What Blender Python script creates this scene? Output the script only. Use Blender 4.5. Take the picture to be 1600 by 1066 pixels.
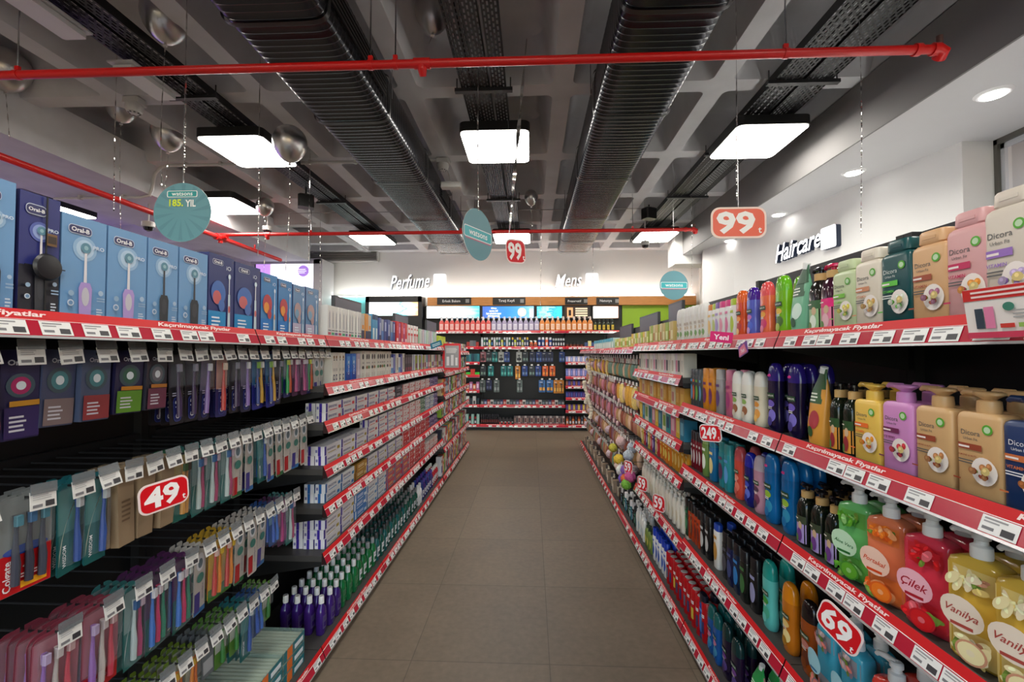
import bpy, math, random
from mathutils import Vector, Matrix
random.seed(7)
for o in list(bpy.data.objects): bpy.data.objects.remove(o)
SC = bpy.context.scene
COL = SC.collection
PI = math.pi
# ------------------------------------------------------------------ camera, world, exposure
H = 1.5                                   # eye height; all shelf heights below are metres above the floor
F = 700.0
YAW = math.atan(30/F); PIT = math.atan(19/F*math.cos(YAW))
cam = bpy.data.cameras.new('camera'); camo = bpy.data.objects.new('camera', cam); COL.objects.link(camo)
cam.sensor_width = 36; cam.lens = 36*F/1600; cam.clip_start = .05; cam.clip_end = 100
camo.location = (0, 0, H); camo.rotation_euler = (PI/2+PIT, 0, YAW)
SC.camera = camo
SC.view_settings.view_transform = 'Standard'; SC.view_settings.look = 'None'
SC.view_settings.gamma = 1; SC.view_settings.use_curve_mapping = False
SC.view_settings.exposure = 1.0
PANEL = 13.0                              # radiance of the ceiling panels
W = bpy.data.worlds.new('world'); SC.world = W; W.use_nodes = True
nt = W.node_tree; nt.nodes.clear()
sky = nt.nodes.new('ShaderNodeTexSky'); sky.sky_type = 'NISHITA'; sky.sun_elevation = .7; sky.sun_rotation = 2.2; sky.sun_disc = False
bg = nt.nodes.new('ShaderNodeBackground'); bg.inputs[1].default_value = .45
wo = nt.nodes.new('ShaderNodeOutputWorld'); nt.links.new(sky.outputs[0], bg.inputs[0]); nt.links.new(bg.outputs[0], wo.inputs[0])

# ------------------------------------------------------------------ camera helpers (pixel -> point at a real distance)
_fw = Vector((-math.sin(YAW)*math.cos(PIT), math.cos(YAW)*math.cos(PIT), math.sin(PIT)))
_rt = Vector((math.cos(YAW), math.sin(YAW), 0)); _up = _rt.cross(_fw)
def at(px, py, axis, v):
    r = _fw + _rt*((px-800)/F) + _up*((533-py)/F)
    t = v/r['XYZ'.index(axis)]
    p = r*t; return Vector((p.x, p.y, p.z+H))
def Yp(px, X): return at(px, 552, 'X', X).y

# ------------------------------------------------------------------ materials
def lin(c): return tuple(((v/255)/12.92 if v <= 10 else ((v/255+.055)/1.055)**2.4) for v in c[:3])+(1,)
_m = {}
def M(spec):
    """spec: (r,g,b) sRGB 0-255, optional rough, metal, emission, alpha; or a material"""
    if not isinstance(spec, tuple): return spec
    if spec in _m: return _m[spec]
    c = lin(spec); r = spec[3] if len(spec) > 3 else .42; me = spec[4] if len(spec) > 4 else 0
    em = spec[5] if len(spec) > 5 else 0; al = spec[6] if len(spec) > 6 else 1
    m = bpy.data.materials.new('surface_%d_%d_%d' % spec[:3]); m.use_nodes = True
    b = m.node_tree.nodes['Principled BSDF']
    b.inputs['Base Color'].default_value = c; b.inputs['Roughness'].default_value = r; b.inputs['Metallic'].default_value = me
    if em: b.inputs['Emission Color'].default_value = c; b.inputs['Emission Strength'].default_value = em
    if al < 1: b.inputs['Alpha'].default_value = al
    _m[spec] = m; return m
def nmat(name, base, rough, nscale, amt, bump=0, coords='Object', stretch=(1, 1, 1), detail=5):
    m = bpy.data.materials.new(name); m.use_nodes = True; t = m.node_tree; b = t.nodes['Principled BSDF']
    tc = t.nodes.new('ShaderNodeTexCoord'); mp = t.nodes.new('ShaderNodeMapping'); mp.inputs['Scale'].default_value = stretch
    n = t.nodes.new('ShaderNodeTexNoise'); n.inputs['Scale'].default_value = nscale; n.inputs['Detail'].default_value = detail
    t.links.new(tc.outputs[coords], mp.inputs[0]); t.links.new(mp.outputs[0], n.inputs['Vector'])
    r = t.nodes.new('ShaderNodeValToRGB'); c = lin(base)
    r.color_ramp.elements[0].position = .3; r.color_ramp.elements[1].position = .7
    r.color_ramp.elements[0].color = tuple(max(0, v*(1-amt)) for v in c[:3])+(1,)
    r.color_ramp.elements[1].color = tuple(min(1, v*(1+amt)) for v in c[:3])+(1,)
    t.links.new(n.outputs[0], r.inputs[0]); t.links.new(r.outputs[0], b.inputs['Base Color']); b.inputs['Roughness'].default_value = rough
    if bump:
        bp = t.nodes.new('ShaderNodeBump'); bp.inputs['Strength'].default_value = bump; bp.inputs['Distance'].default_value = .01
        t.links.new(n.outputs[0], bp.inputs['Height']); t.links.new(bp.outputs[0], b.inputs['Normal'])
    return m
CONC = nmat('painted_concrete', (200, 201, 204), .7, 3.5, .08, .15)
WALLM = nmat('white_wall_paint', (226, 226, 224), .8, 2, .02)
BLACK = (16, 16, 17, .5); DARK = (24, 24, 26, .45); DKGREY = (48, 49, 52, .5)
WHITE = (238, 238, 236, .35); RED = (208, 12, 22, .5); PINKRED = (178, 26, 52, .22)
STEEL = (190, 190, 192, .25, 1.0); WOOD = nmat('oak_veneer', (206, 140, 76), .5, 6, .15, 0, 'Object', (1, 1, 12))

def floor_mat():
    m = bpy.data.materials.new('floor_tiles'); m.use_nodes = True; t = m.node_tree; L = t.links; b = t.nodes['Principled BSDF']
    tc = t.nodes.new('ShaderNodeTexCoord'); sx = t.nodes.new('ShaderNodeSeparateXYZ'); L.new(tc.outputs['Object'], sx.inputs[0])
    def mth(op, a, v=None, v2=None):
        n = t.nodes.new('ShaderNodeMath'); n.operation = op
        for i, q in enumerate((a, v, v2)):
            if q is None: continue
            if isinstance(q, (int, float)): n.inputs[i].default_value = q
            else: L.new(q, n.inputs[i])
        return n.outputs[0]
    u = mth('MULTIPLY', mth('SUBTRACT', sx.outputs[0], .087), 1/.673); v = mth('MULTIPLY', mth('SUBTRACT', sx.outputs[1], 2.925), 1/.72)
    fu = mth('ABSOLUTE', mth('SUBTRACT', mth('FRACT', u), .5)); fv = mth('ABSOLUTE', mth('SUBTRACT', mth('FRACT', v), .5))
    joint = mth('MAXIMUM', mth('GREATER_THAN', fu, .4965), mth('GREATER_THAN', fv, .4965))
    cx = t.nodes.new('ShaderNodeCombineXYZ'); L.new(mth('FLOOR', u), cx.inputs[0]); L.new(mth('FLOOR', v), cx.inputs[1])
    wn = t.nodes.new('ShaderNodeTexWhiteNoise'); L.new(cx.outputs[0], wn.inputs[0])
    n1 = t.nodes.new('ShaderNodeTexNoise'); n1.inputs['Scale'].default_value = 2.2; n1.inputs['Detail'].default_value = 7; n1.inputs['Roughness'].default_value = .65; L.new(tc.outputs['Object'], n1.inputs['Vector'])
    n2 = t.nodes.new('ShaderNodeTexNoise'); n2.inputs['Scale'].default_value = 30; n2.inputs['Detail'].default_value = 6; L.new(tc.outputs['Object'], n2.inputs['Vector'])
    s = mth('ADD', mth('MULTIPLY', n1.outputs[0], .55), mth('ADD', mth('MULTIPLY', n2.outputs[0], .35), mth('MULTIPLY', wn.outputs[0], .12)))
    r = t.nodes.new('ShaderNodeValToRGB'); L.new(s, r.inputs[0])
    r.color_ramp.elements[0].position = .32; r.color_ramp.elements[0].color = lin((103, 90, 75))
    r.color_ramp.elements[1].position = .68; r.color_ramp.elements[1].color = lin((131, 116, 98))
    mx = t.nodes.new('ShaderNodeMix'); mx.data_type = 'RGBA'; L.new(mth('MULTIPLY', joint, .55), mx.inputs[0]); L.new(r.outputs[0], mx.inputs[6]); mx.inputs[7].default_value = lin((62, 54, 46))
    L.new(mx.outputs[2], b.inputs['Base Color'])
    rr = mth('ADD', mth('MULTIPLY', n1.outputs[0], .25), .36); L.new(rr, b.inputs['Roughness'])
    return m

# ------------------------------------------------------------------ mesh building
_txt = {}
def text_geo(s, bold=.0, shear=0):
    k = (s, bold, shear)
    if k in _txt: return _txt[k]
    c = bpy.data.curves.new('t', 'FONT'); c.body = s; c.size = 1; c.offset = bold; c.shear = shear; c.resolution_u = 2
    c.align_x = 'CENTER'; c.fill_mode = 'FRONT'
    o = bpy.data.objects.new('t', c); me = bpy.data.meshes.new_from_object(o)
    vs = [(v.co.x, v.co.y) for v in me.vertices]; fs = [tuple(p.vertices) for p in me.polygons]
    bpy.data.objects.remove(o); bpy.data.curves.remove(c); bpy.data.meshes.remove(me)
    if vs:
        x0 = min(v[0] for v in vs); x1 = max(v[0] for v in vs); y0 = min(v[1] for v in vs); y1 = max(v[1] for v in vs)
        vs = [(v[0]-(x0+x1)/2, v[1]-(y0+y1)/2) for v in vs]; dims = (x1-x0, y1-y0)
    else: dims = (1, 1)
    _txt[k] = (vs, fs, dims); return _txt[k]

def se(w, d, e, n, ox=0, oy=0):
    out = []
    for i in range(n):
        a = 2*PI*i/n; c, s = math.cos(a), math.sin(a)
        out.append((ox+w/2*math.copysign(abs(c)**(2/e), c), oy+d/2*math.copysign(abs(s)**(2/e), s)))
    return out
class MB:
    def __init__(s): s.v = []; s.f = []; s.m = []; s.mats = []
    def mi(s, col):
        m = M(col)
        if m not in s.mats: s.mats.append(m)
        return s.mats.index(m)
    def add(s, vs, fs, col):
        k = len(s.v); s.v += [tuple(v) for v in vs]; i = s.mi(col)
        for f in fs: s.f.append(tuple(k+q for q in f)); s.m.append(i)
        return s
    def box(s, x0, x1, y0, y1, z0, z1, col, c=0):
        if c:   # chamfered vertical and top edges
            pts = []
            for z, q in ((z0, 0), (z1-c, 0), (z1, c)):
                a, b_, d, e = x0+q, x1-q, y0+q, y1-q
                pts += [(a+c, d, z), (b_-c, d, z), (b_, d+c, z), (b_, e-c, z), (b_-c, e, z), (a+c, e, z), (a, e-c, z), (a, d+c, z)]
            fs = [tuple(range(7, -1, -1)), tuple(range(16, 24))]
            for r in (0, 8):
                for i in range(8): fs.append((r+i, r+(i+1) % 8, r+8+(i+1) % 8, r+8+i))
            return s.add(pts, fs, col)
        v = [(x, y, z) for z in (z0, z1) for x, y in ((x0, y0), (x1, y0), (x1, y1), (x0, y1))]
        return s.add(v, [(3, 2, 1, 0), (4, 5, 6, 7), (0, 1, 5, 4), (1, 2, 6, 5), (2, 3, 7, 6), (3, 0, 4, 7)], col)
    def loft(s, secs, col, e=2.0, n=20, cap=True):
        vs = []; fs = []
        for q in secs:
            z, w, d = q[:3]; ox = q[3] if len(q) > 3 else 0; oy = q[4] if len(q) > 4 else 0; ee = q[5] if len(q) > 5 else e
            vs += [(x, y, z) for x, y in se(w, d, ee, n, ox, oy)]
        for r in range(len(secs)-1):
            for i in range(n): fs.append((r*n+i, r*n+(i+1) % n, (r+1)*n+(i+1) % n, (r+1)*n+i))
        if cap: fs.append(tuple(range(n-1, -1, -1))); k = (len(secs)-1)*n; fs.append(tuple(range(k, k+n)))
        return s.add(vs, fs, col)
    def tube(s, pts, r, col, n=8, cap=True):
        pts = [Vector(p) for p in pts]; vs = []; fs = []
        rr = r if isinstance(r, (list, tuple)) else [r]*len(pts)
        up = Vector((0, 0, 1)); prev = None
        for i, p in enumerate(pts):
            d = (pts[min(i+1, len(pts)-1)]-pts[max(i-1, 0)]).normalized()
            a = d.cross(up if abs(d.z) < .95 else Vector((1, 0, 0))) if prev is None else (prev-d*prev.dot(d))
            a.normalize(); prev = a; b = d.cross(a)
            for j in range(n):
                t = 2*PI*j/n; vs.append(tuple(p+(a*math.cos(t)+b*math.sin(t))*rr[i]))
        for i in range(len(pts)-1):
            for j in range(n): fs.append((i*n+j, i*n+(j+1) % n, (i+1)*n+(j+1) % n, (i+1)*n+j))
        if cap: fs.append(tuple(range(n-1, -1, -1))); k = (len(pts)-1)*n; fs.append(tuple(range(k, k+n)))
        return s.add(vs, fs, col)
    def prism(s, pts, y0, y1, col, side=None):          # outline in x,z extruded along y (front = y0)
        n = len(pts); vs = [(x, y0, z) for x, z in pts]+[(x, y1, z) for x, z in pts]
        s.add(vs, [tuple(range(n)), tuple(range(2*n-1, n-1, -1))], col)
        return s.add(vs, [(i, n+i, n+(i+1) % n, (i+1) % n) for i in range(n)], side or col)
    def xf(s, mat): s.v = [tuple(mat @ Vector(v)) for v in s.v]; return s
    def build(s, name, ang=38):
        me = bpy.data.meshes.new(name); me.from_pydata(s.v, [], s.f)
        for m in s.mats: me.materials.append(m)
        me.polygons.foreach_set('material_index', s.m)
        me.polygons.foreach_set('use_smooth', [True]*len(s.f)); me.update()
        me.set_sharp_from_angle(angle=math.radians(ang)); return me
def rrect(w, h, r, cx=0, cz=0, k=5):
    out = []
    for sx, sz, a0 in ((1, -1, -PI/2), (1, 1, 0), (-1, 1, PI/2), (-1, -1, PI)):
        for i in range(k+1):
            a = a0+PI/2*i/k; out.append((cx+sx*(w/2-r)+r*math.cos(a), cz+sz*(h/2-r)+r*math.sin(a)))
    return out
class Deco:
    """printing on the front of a package: thin coloured skins that follow the surface front(x,z) -> y"""
    def __init__(s, front, off=.0008): s.b = MB(); s.fr = front; s.k = off
    def _p(s, pts, fs, col, step=True):
        s.b.add([(x, s.fr(x, z)-s.k, z) for x, z in pts], fs, col)
        if step: s.k += .00035
        return s
    def rect(s, x0, x1, z0, z1, col, nx=6, nz=4):
        pts = [(x0+(x1-x0)*i/nx, z0+(z1-z0)*j/nz) for j in range(nz+1) for i in range(nx+1)]
        return s._p(pts, [(j*(nx+1)+i, j*(nx+1)+i+1, (j+1)*(nx+1)+i+1, (j+1)*(nx+1)+i) for j in range(nz) for i in range(nx)], col)
    def ell(s, cx, cz, rx, rz, col, n=20, rot=0, rings=3):
        pts = [(cx, cz)]; fs = []; c, q = math.cos(rot), math.sin(rot)
        for r in range(1, rings+1):
            for i in range(n):
                a = 2*PI*i/n; x = rx*r/rings*math.cos(a); z = rz*r/rings*math.sin(a); pts.append((cx+x*c-z*q, cz+x*q+z*c))
        for i in range(n):
            fs.append((0, 1+i, 1+(i+1) % n))
            for r in range(rings-1): a = 1+r*n; fs.append((a+i, a+n+i, a+n+(i+1) % n, a+(i+1) % n))
        return s._p(pts, fs, col)
    def poly(s, pts, col): return s._p(pts, [tuple(range(len(pts)))], col)
    def text(s, t, cx, cz, h, col, bold=.0, sx=1, rot=0, shear=0, wmax=None):
        vs, fs, (w, hh) = text_geo(t, bold, shear); k = h
        if wmax and w*k*sx > wmax: k = wmax/(w*sx)
        c, q = math.cos(rot), math.sin(rot)
        pts = [(cx+x*k*sx*c-z*k*q, cz+x*k*sx*q+z*k*c) for x, z in vs]
        return s._p(pts, fs, col)
    def lines(s, x0, x1, z0, z1, n, col, seed=0):
        r = random.Random(seed+n); dz = (z1-z0)/n
        for i in range(n):
            z = z0+dz*(i+.2); s.rect(x0, x0+(x1-x0)*r.uniform(.55, 1), z, z+dz*.45, col, 2, 1); s.k -= .00035
        s.k += .00035; return s
    def build(s, name='printed_label'): return s.b.build(name)
def flat(y): return lambda x, z: y
def front_of(secs, e):
    def f(x, z):
        a = secs[0]; b = secs[-1]
        for i in range(len(secs)-1):
            if secs[i][0] <= z <= secs[i+1][0]: a, b = secs[i], secs[i+1]; break
        t = 0 if b[0] == a[0] else min(1, max(0, (z-a[0])/(b[0]-a[0])))
        w = a[1]+(b[1]-a[1])*t; d = a[2]+(b[2]-a[2])*t
        q = min(.985, abs(x)/(w/2)); return -(d/2)*(1-q**e)**(1/e)
    return f

# ------------------------------------------------------------------ objects
ONES = ['', 'first', 'second', 'third', 'fourth', 'fifth', 'sixth', 'seventh', 'eighth', 'ninth', 'tenth', 'eleventh', 'twelfth', 'thirteenth', 'fourteenth', 'fifteenth', 'sixteenth', 'seventeenth', 'eighteenth', 'nineteenth']
TENS = {2: ('twenty', 'twentieth'), 3: ('thirty', 'thirtieth'), 4: ('forty', 'fortieth'), 5: ('fifty', 'fiftieth'), 6: ('sixty', 'sixtieth'), 7: ('seventy', 'seventieth'), 8: ('eighty', 'eightieth'), 9: ('ninety', 'ninetieth')}
def ordw(n):
    if n < 20: return ONES[n]
    a, b = TENS[n//10]; return b if n % 10 == 0 else a+'-'+ONES[n % 10]
seen = {}
def tag(o, label, cat, group=None):
    n = len(label.replace(',', ' ').split())
    if n > 16 or n < 4: print('LABELLEN', n, label)
    if label in seen: print('DUPLICATE', label)
    seen[label] = 1
    o['label'] = label; o['category'] = cat
    if group: o['group'] = group
    return o
def mobj(name, me, parent=None, loc=(0, 0, 0), rz=0, label=None):
    o = bpy.data.objects.new(name, me); COL.objects.link(o); o.location = loc; o.rotation_euler = (0, 0, rz)
    if parent: o.parent = parent
    if label: o['label'] = label
    return o
def struct(name, mb):
    o = mobj(name, mb.build(name) if isinstance(mb, MB) else mb); o['kind'] = 'structure'; return o
class T:
    """a kind of thing: one mesh, or parts [(name, mesh, loc, subparts, label)]"""
    def __init__(s, name, cat, parts):
        s.name = name; s.cat = cat; s.parts = parts
        vs = [v.co for p in parts for v in p[1].vertices]
        s.w = 2*max(abs(v.x) for v in vs); s.d = max(v.y for v in vs)-min(v.y for v in vs)
def place(t, loc, rz, label, group=None, tilt=None, kind=None):
    if len(t.parts) == 1 and len(t.parts[0]) == 2: r = bpy.data.objects.new(kind or t.name, t.parts[0][1])
    else: r = bpy.data.objects.new(kind or t.name, None); r.empty_display_size = .05
    COL.objects.link(r); r.location = loc; r.rotation_euler = (tilt[0], tilt[1], rz) if tilt else (0, 0, rz)
    if r.data is None:
        for p in t.parts: _part(r, p)
    return tag(r, label, t.cat, group)
def _part(r, p):
    o = bpy.data.objects.new(p[0], p[1]); COL.objects.link(o); o.parent = r
    if len(p) > 2 and p[2]: o.location = p[2]
    if len(p) > 4 and p[4]: o['label'] = p[4]
    if len(p) > 3 and p[3]:
        for q in p[3]: _part(o, q)
CNT = {}
def nth(*key): CNT[key] = CNT.get(key, 0)+1; return CNT[key]
def put(t, what, where, loc, rz, extra='', end='from the camera', group=True, tilt=None, fit=None):
    n = nth(what, where, extra)
    lab = '%s, %s %s, %s%s' % (what, ordw(n), end, extra+' of ' if extra else '', where)
    kind = '_'.join([w for w in what.replace('near corner', '').split() if w not in ('with', 'cap')][-2:]) if t.name == 'carton' else None
    kind = {'cross_band': 'brush_carton', 'black_oval': 'brush_carton', 'blue_top': 'soap_carton', 'with_circle': 'brush_carton', 'carton_circle': 'brush_carton', 'bath_item': 'bath_carton', 'red_box': 'gift_box', 'red_item': 'care_carton', 'black_carton': 'care_carton', 'mauve_carton': 'care_carton', 'cream_carton': 'care_carton', 'slim_carton': 'brush_carton', 'dye_carton': 'hair_dye_carton', 'small_carton': 'grooming_carton'}.get(kind, kind)
    o = place(t, loc, rz, lab, ('%s, %s' % (what, where)) if group else None, tilt, kind)
    if fit and t.w > fit*.95: o.scale = (fit*.95/t.w, 1, 1)
    return o
LROT, RROT = PI/2, -PI/2
XL, XR = -1.0, .8           # front planes of the two long gondolas
def row(side, z, ya, yb, n, t, what, where, d=.06, rows=1, h=0, layers=1, back=.03, jit=.004, yaw=.04, skip=None):
    """n facings between ya and yb (nearest first), `rows` deep, `layers` high"""
    ts = t if isinstance(t, list) else [t]
    for i in range(n):
        y = ya+(yb-ya)*(i+.5)/n
        for r in range(rows):
            for l in range(layers):
                if skip and skip(i, r, l): continue
                x = (XL-back-d/2-r*d) if side == 'L' else (XR+back+d/2+r*d)
                tt = ts[i % len(ts)]
                ex = []
                if rows > 1: ex.append(('front row', 'second row', 'third row', 'fourth row')[r])
                if layers > 1: ex.append({2: ('bottom', 'top'), 3: ('bottom', 'middle', 'top')}[layers][l])
                put(tt, what, where, (x+random.uniform(-jit, jit)*(r == 0), y+random.uniform(-jit, jit), z+l*h), (LROT if side == 'L' else RROT)+random.uniform(-yaw, yaw)*(layers == 1), ' '.join(ex), fit=abs(yb-ya)/n)
def rpx(side, z, lo, hi, n, t, what, where, **k):
    X = XL-.05 if side == 'L' else XR+.055
    ya, yb = sorted((Yp(lo, X), Yp(hi, X))); row(side, z, ya, yb, n, t, what, where, **k)

# ================================================================== ROOM
BACK_Y = 9.2
struct('floor', MB().box(-8, 3.6, -3.8, 9.4, -.1, 0, floor_mat()))
struct('wall_back', MB().box(-8, 3.6, BACK_Y, BACK_Y+.2, 0, 4.1, WALLM))
struct('wall_front', MB().box(-8, -4.5, -4, -3.8, 0, 4.1, WALLM).box(2.6, 3.6, -4, -3.8, 0, 4.1, WALLM).box(-4.5, 2.6, -4, -3.8, 3.1, 4.1, WALLM).box(-4.5, 2.6, -4, -3.8, 0, .15, WALLM))
sf = MB()
for x in (-4.5, -2.75, -1.0, .8, 2.54): sf.box(x, x+.06, -3.95, -3.87, .15, 3.1, (60, 60, 62, .4))
struct('fill_window', sf)  # mullions of an unseen window, added behind the camera for daylight fill
struct('wall_left', MB().box(-8.2, -8, -4, 9.4, 0, 4.1, WALLM))
def wall_run(pts, z0, z1, th=.5):
    b = MB()
    for (x0, y0), (x1, y1) in zip(pts, pts[1:]):
        v = [(x, y, z) for z in (z0, z1) for x, y in ((x0, y0), (x1, y1), (max(x0, x1)+th, y1), (max(x0, x1)+th, y0))]
        b.add(v, [(3, 2, 1, 0), (4, 5, 6, 7), (0, 1, 5, 4), (1, 2, 6, 5), (2, 3, 7, 6), (3, 0, 4, 7)], WALLM)
    return b
struct('wall_right', wall_run([(3.355, 3.597), (3.164, 4.646), (2.948, 6.62), (2.75, 7.26), (3.4, 9.2)], 0, 4.1))
struct('wall_right_sill', wall_run([(3.63, -3.8), (3.63, 3.61)], 0, 2.05, .3))
struct('wall_right_far', wall_run([(3.63, -3.8), (3.63, .2)], 2.05, 4.1, .3))
struct('wall_right_head', wall_run([(3.63, .2), (3.63, 3.61)], 3.17, 4.1, .3))
# bulkhead over the right gondola with its flat soffit
bk = MB().box(2.56, 4.2, -3.8, 7.6, 3.15, 3.62, nmat('soffit_paint', (205, 205, 206), .8, 2, .02))
bk.box(2.545, 2.56, -3.8, 7.6, 3.15, 3.6, nmat('grey_fascia_paint', (120, 118, 118), .7, 2, .03)); struct('ceiling_bulkhead', bk)
struct('trim_1', MB().box(2.42, 3.6, 7.6, 8.0, 3.0, 3.62, WALLM))
# waffle ceiling: ribs every 1.22 m, tapered rounded coffers
RX, RY, RP = .25, 3.53, 1.22
cb = MB()
for i in range(-5, 2):
    for j in range(-6, 5):
        cx = RX+RP*(i+.5); cy = RY+RP*(j+.5); hp = RP/2
        if cx-hp > 2.6: continue
        k = 5
        def ring(hw, r, z): return [(cx+x, cy+y, z) for x, y in rrect(hw*2, hw*2, r, 0, 0, k)]
        R = [ring(.535, .05, 3.6), ring(.52, .06, 3.64), ring(.45, .09, 3.93), ring(.40, .09, 3.97)]
        n = len(R[0]); out = []
        for q, (x, y) in enumerate([(p[0]-cx, p[1]-cy) for p in R[0]]):
            c = q//(k+1); t = (q % (k+1))/k
            sx, sy = ((1, -1), (1, 1), (-1, 1), (-1, -1))[c]; out.append((cx+sx*hp, cy+sy*hp, 3.6))
        vs = out+[p for r in R for p in r]; fs = []
        for L in range(len(R)):
            for q in range(n): fs.append((L*n+q, (L+1)*n+q, (L+1)*n+(q+1) % n, L*n+(q+1) % n))
        fs.append(tuple(range(len(R)*n, len(R)*n+n))[::-1])
        cb.add(vs, fs, CONC)
cb.box(-8, RX-5*RP, -4, 9.4, 3.6, 4.1, CONC)
cb.box(2.56, 4.2, -4, 9.4, 3.605, 4.1, CONC); cb.box(-6, 2.7, 9.0, 9.4, 3.61, 4.1, CONC)
cb.box(-8.2, 3.9, -4, 9.4, 4.05, 4.15, CONC)
struct('ceiling', cb)
struct('ceiling_beam', MB().box(-5.4, -4.2, -3.8, 8.3, 3.25, 3.7, CONC))
struct('ceiling_beam_back', MB().box(-8, -4.6, 7.0, 7.5, 3.3, 3.7, CONC))
# window in the right wall
wb = MB(); FRM = (92, 90, 84, .5)
wb.box(3.59, 3.64, .22, 3.60, 3.11, 3.17, FRM).box(3.59, 3.64, .22, 3.60, 2.05, 2.11, FRM)
for y in (.22, 1.7, 3.57): wb.box(3.59, 3.64, y, y+.03, 2.05, 3.17, FRM)
win = struct('window_1', wb)
wf = MB()
for a, b in ((.28, 1.7), (1.73, 3.57)):
    wf.box(3.615, 3.64, a, b, 3.07, 3.11, (196, 200, 204, .4)).box(3.615, 3.64, a, b, 2.11, 2.15, (196, 200, 204, .4)).box(3.615, 3.64, a, a+.03, 2.11, 3.11, (196, 200, 204, .4)).box(3.615, 3.64, b-.03, b, 2.11, 3.11, (196, 200, 204, .4))
mobj('sash', wf.build('sash'), win)
gm = bpy.data.materials.new('window_glass'); gm.use_nodes = True; gb = gm.node_tree.nodes['Principled BSDF']
gb.inputs['Transmission Weight'].default_value = 1; gb.inputs['Roughness'].default_value = 0; gb.inputs['IOR'].default_value = 1.02
mobj('pane', MB().box(3.625, 3.629, .3, 3.5, 2.12, 3.1, gm).build('pane'), win)
nb = MB(); nb.box(6.5, 7, -2, 12, 0, 6.5, nmat('pink_render', (214, 160, 146), .9, 9, .12, .2))
for y in (1, 4, 7, 10): nb.box(6.45, 6.52, y, y+1, 4.6, 6.1, (170, 190, 205, .2))
tag(mobj('neighbouring_building', nb.build('neighbouring_building')), 'pinkish rendered building seen outside the right window', 'building')
tag(mobj('paved_yard', MB().box(3.6, 14, -6, 16, -.12, -.02, (120, 116, 110, .9)).build('paved_yard')), 'grey paved ground outside the window', 'ground')['kind'] = 'structure'

def ceil_z(x, y):
    if x > 2.5 or x < -4.2: return 3.145 if x > 2.5 else 3.245
    fx = abs(((x-RX)/RP) % 1-.5)*RP; fy = abs(((y-RY)/RP) % 1-.5)*RP
    m = max(fx, fy)
    return 3.6 if m > .535 else 3.64 if m > .52 else 3.64+(.52-m)/.07*.29 if m > .45 else 3.965-(m-.4)/.05*.035 if m > .4 else 3.97
# ------------------------------------------------------------------ ceiling panels
EM = (255, 250, 240, .5, 0, PANEL)
pb = MB(); w, d = .61, .66
def rbox(b, w, d, z0, z1, r, col):
    p = rrect(w, d, r, 0, 0, 6); n = len(p)
    return b.add([(x, y, z) for z in (z0, z1) for x, y in p], [tuple(range(n-1, -1, -1)), tuple(range(n, 2*n))]+[(i, (i+1) % n, n+(i+1) % n, n+i) for i in range(n)], col)
rbox(pb, w, d, .004, .085, .06, (14, 14, 14, .5)); pf = pb.build('frame')
pd = rbox(MB(), w-.02, d-.02, -.002, .006, .055, EM).build('diffuser')
PANELT = T('ceiling_panel_light', 'ceiling light', [('frame', pf), ('diffuser', pd)])
rowx = {'left': -2.66, 'centre': -.315, 'right': 2.03}
rown = {'left': 'left of the left duct', 'centre': 'over the middle of the aisle', 'right': 'near the bulkhead'}
for nm, x in rowx.items():
    for yy, t in ((-2.8, 'behind the camera'), (.5, 'above the camera'), (4.09, 'nearer one'), (7.4, 'farther one')):
        place(PANELT, (x, yy, 3.4), 0, 'square black framed light panel %s, %s' % (rown[nm], t), 'square ceiling light panels')
place(PANELT, (-3.95, 5.6, 3.4), 0, 'square light panel behind the round anniversary sign', 'square ceiling light panels')
place(PANELT, (-6.4, 5.7, 3.4), 0, 'square light panel low at the far left behind the tall cartons', 'square ceiling light panels')
place(PANELT, (-6.4, 2.0, 3.4), 0, 'square light panel in the left hall outside the view', 'square ceiling light panels')

# downlights in the soffit
dl = T('recessed_downlight', 'downlight', [('trim_ring', MB().loft([(-.012, .16, .16), (0, .19, .19)], (235, 235, 235, .4), n=28).build('r')),
      ('lens', MB().loft([(-.016, .125, .125), (-.0125, .125, .125)], (255, 252, 246, .5, 0, 9.0), n=24).build('l'))])
for k, nm in enumerate(('nearest', 'second', 'third', 'fourth')):
    place(dl, (2.90 if k == 3 else 2.935, 2.93+1.2375*k, 3.15), 0, 'round white downlight in the soffit, %s from the window end' % nm, 'soffit downlights')

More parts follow.
